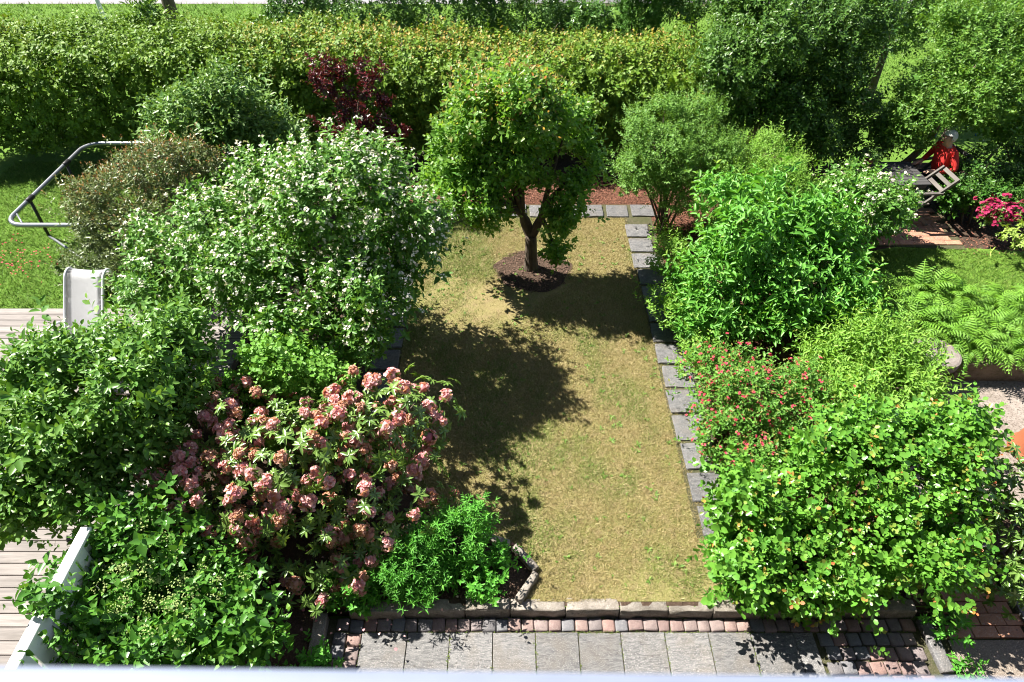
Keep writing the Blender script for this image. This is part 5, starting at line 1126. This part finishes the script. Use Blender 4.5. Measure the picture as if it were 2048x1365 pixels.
# ---- person in red at the table
def person():
    base = Vector((7.05, 10.25, TZ)); root_name = 'person'
    J = {'pel': (0, 0, 0.50), 'sp': (0.03, 0, 0.70), 'ch': (0.05, 0, 0.88), 'nk': (0.06, 0, 1.0), 'hd': (0.10, 0, 1.10), 'top': (0.11, 0, 1.2)}
    for s, k in ((-1, 'r'), (1, 'l')):
        J['sh' + k] = (0.04, s * 0.18, 0.94); J['el' + k] = (0.02, s * 0.31, 0.72); J['wr' + k] = (0.24, s * 0.20, 0.66); J['ha' + k] = (0.33, s * 0.15, 0.66)
        J['hp' + k] = (0.02, s * 0.10, 0.47); J['kn' + k] = (0.44, s * 0.14, 0.47); J['an' + k] = (0.40, s * 0.14, 0.08); J['to' + k] = (0.56, s * 0.15, 0.03)
    R = {'pel': .15, 'sp': .135, 'ch': .15, 'nk': .055, 'hd': .085, 'top': .06, 'sh': .068, 'el': .05, 'wr': .034, 'ha': .035, 'hp': .09, 'kn': .06, 'an': .042, 'to': .035}
    E = [('pel', 'sp'), ('sp', 'ch'), ('ch', 'nk'), ('nk', 'hd'), ('hd', 'top')]
    for k in 'rl': E += [('ch', 'sh' + k), ('sh' + k, 'el' + k), ('el' + k, 'wr' + k), ('wr' + k, 'ha' + k), ('pel', 'hp' + k), ('hp' + k, 'kn' + k), ('kn' + k, 'an' + k), ('an' + k, 'to' + k)]
    # fingers
    for s, k in ((-1, 'r'), (1, 'l')):
        for f, dy in enumerate((-0.03, -0.01, 0.01, 0.028)):
            a, b = 'f%s%da' % (k, f), 'f%s%db' % (k, f); L = (0.065, 0.075, 0.07, 0.055)[f]
            J[a] = (0.36 + L * .5, s * 0.15 + dy, 0.66); J[b] = (0.36 + L, s * 0.15 + dy, 0.635); R[a] = .009; R[b] = .008; E += [('ha' + k, a), (a, b)]
        a = 't' + k; J[a] = (0.33, s * 0.15 - s * 0.06, 0.655); R[a] = .011; E += [('wr' + k, a)]
    keys = list(J); me = bpy.data.meshes.new('person')
    me.from_pydata([J[k] for k in keys], [(keys.index(a), keys.index(b)) for a, b in E], [])
    o = bpy.data.objects.new('person', me); C.objects.link(o)
    sk = o.modifiers.new('skin', 'SKIN'); ss = o.modifiers.new('sub', 'SUBSURF'); ss.levels = 2; ss.render_levels = 2
    for i, k in enumerate(keys):
        r_ = R.get(k, R.get(k[:-1], 0.05)); me.skin_vertices[0].data[i].radius = (r_, r_); me.skin_vertices[0].data[i].use_root = (k == 'pel')
    bpy.context.view_layer.update(); dg = bpy.context.evaluated_depsgraph_get()
    nm = bpy.data.meshes.new_from_object(o.evaluated_get(dg)); o.modifiers.clear(); o.data = nm; nm.name = 'person'
    for m_ in (plainmat('red_fleece', (0.62, 0.035, 0.03), 0.8, var=.06), plainmat('navy_trousers', (0.02, 0.025, 0.045), 0.8), plainmat('skin', (0.55, 0.33, 0.24), 0.5, var=.04), plainmat('dark_shoe', (0.03, 0.03, 0.03), 0.6)): nm.materials.append(m_)
    segs = [(Vector(J[a]), Vector(J[b]), (0 if not any(x in (a + b) for x in ('hd', 'ha', 'kn', 'an', 'to', 'hp')) and a[0] not in 'ft' and b[0] not in 'ft' else 2 if ('hd' in a + b or 'ha' in a + b or a[0] in 'f' or b[0] in 'ft') else 3 if 'to' in b else 1)) for a, b in E]
    for p in nm.polygons:
        p.use_smooth = True; c = p.center; best = (9, 0)
        for a, b, m_ in segs:
            ab = b - a; t = max(0, min(1, (c - a).dot(ab) / ab.length_squared)); d = (c - (a + ab * t)).length
            if d < best[0]: best = (d, m_)
        mi = best[1]
        if mi == 0 and c.z < 0.56: mi = 1 if c.z < 0.52 else 0
        p.material_index = mi
    o.location = base; o.rotation_euler[2] = math.pi + 0.2
    tag(o, 'person in a red jacket with pale grey hair sitting behind the garden table', 'person')
    # hair cap, ears, eyes, nose
    bm = bmesh.new(); bmesh.ops.create_uvsphere(bm, u_segments=20, v_segments=14, radius=0.107)
    r = random.Random(3)
    for v in bm.verts: v.co = Vector((v.co.x * 1.08, v.co.y * 0.95, v.co.z * 1.05)) * (1 + r.uniform(-.04, .05))
    bmesh.ops.delete(bm, geom=[v for v in bm.verts if v.co.z < -0.05 or (v.co.x > 0.045 and v.co.z < 0.045)], context='VERTS')
    link('hair', bmmesh('hair', bm, plainmat('grey_hair', (0.55, 0.54, 0.52), 0.6, var=.15, scale=40, bmp=.4), True), None, o, (0.09, 0, 1.15))
    bm = bmesh.new(); add_tube(bm, [(0.185, 0, 1.15), (0.205, 0, 1.12), (0.19, 0, 1.11)], [0.008, 0.016, 0.01], 8)
    for s in (-1, 1): add_tube(bm, [(0.10, s * 0.085, 1.11), (0.10, s * 0.098, 1.13), (0.10, s * 0.09, 1.15)], [0.01, 0.018, 0.01], 6)
    link('face_detail', bmmesh('face_detail', bm, bpy.data.materials['skin'], True), None, o)
    bm = bmesh.new()
    for s in (-1, 1): add_box(bm, (0.183, s * 0.032, 1.145), (0.01, 0.022, 0.009))
    add_box(bm, (0.183, 0, 1.085), (0.008, 0.045, 0.006))
    link('eyes', bmmesh('eyes', bm, M['black']), None, o)
person()
# ---- blue garden bench glimpsed through the tree, wire-fence posts
bb = empty('blue_bench', (9.0, 13.2, 0), 0.1); tag(bb, 'blue metal bench half hidden by the fine-leaved tree', 'bench')
M['blue'] = plainmat('blue_paint', (0.04, 0.16, 0.32), 0.5)
for i in range(3):
    link('seat_slat', bmmesh('bench_slat', box_bm(1.1, 0.09, 0.025, 0.003), M['blue']), None, bb, (0, -0.1 + i * 0.11, 0.43))
for i in range(2):
    link('back_slat', bmmesh('bench_back', box_bm(1.1, 0.02, 0.1, 0.003), M['blue']), None, bb, (0, 0.2, 0.58 + i * 0.15))
for x in (-0.45, 0.45):
    for y in (-0.1, 0.2): link('leg', bmmesh('bench_leg', box_bm(0.04, 0.03, 0.43 if y < 0 else 0.85, 0.003), M['blue']), None, bb, (x, y + (0.025 if y > 0 else 0), 0))
c = atY(1982, 290, 11.4)
wf = empty('fence_post', (c[0] + 0.2, 11.4, 0)); tag(wf, 'thin leaning wooden stake behind the person in red', 'post')
bm = bmesh.new(); add_tube(bm, [(-0.25, 0, 0), (-0.05, 0, 0.6), (0.1, 0, 1.15)], [0.028, 0.025, 0.02], 8); link('stake', bmmesh('stake', bm, M['bark_pale'], True), None, wf)
c = atY(1427, 138, 12.6)
wf = empty('fence_post', (c[0], 12.6, 0)); tag(wf, 'short brown stump-like post at the end of the hedge', 'post')
bm = bmesh.new(); add_tube(bm, [(0, 0, 0), (0.0, 0, 0.9), (-0.01, 0, c[2] + 0.05)], [0.055, 0.05, 0.042], 10); link('stake', bmmesh('stake', bm, M['bark'], True), None, wf)
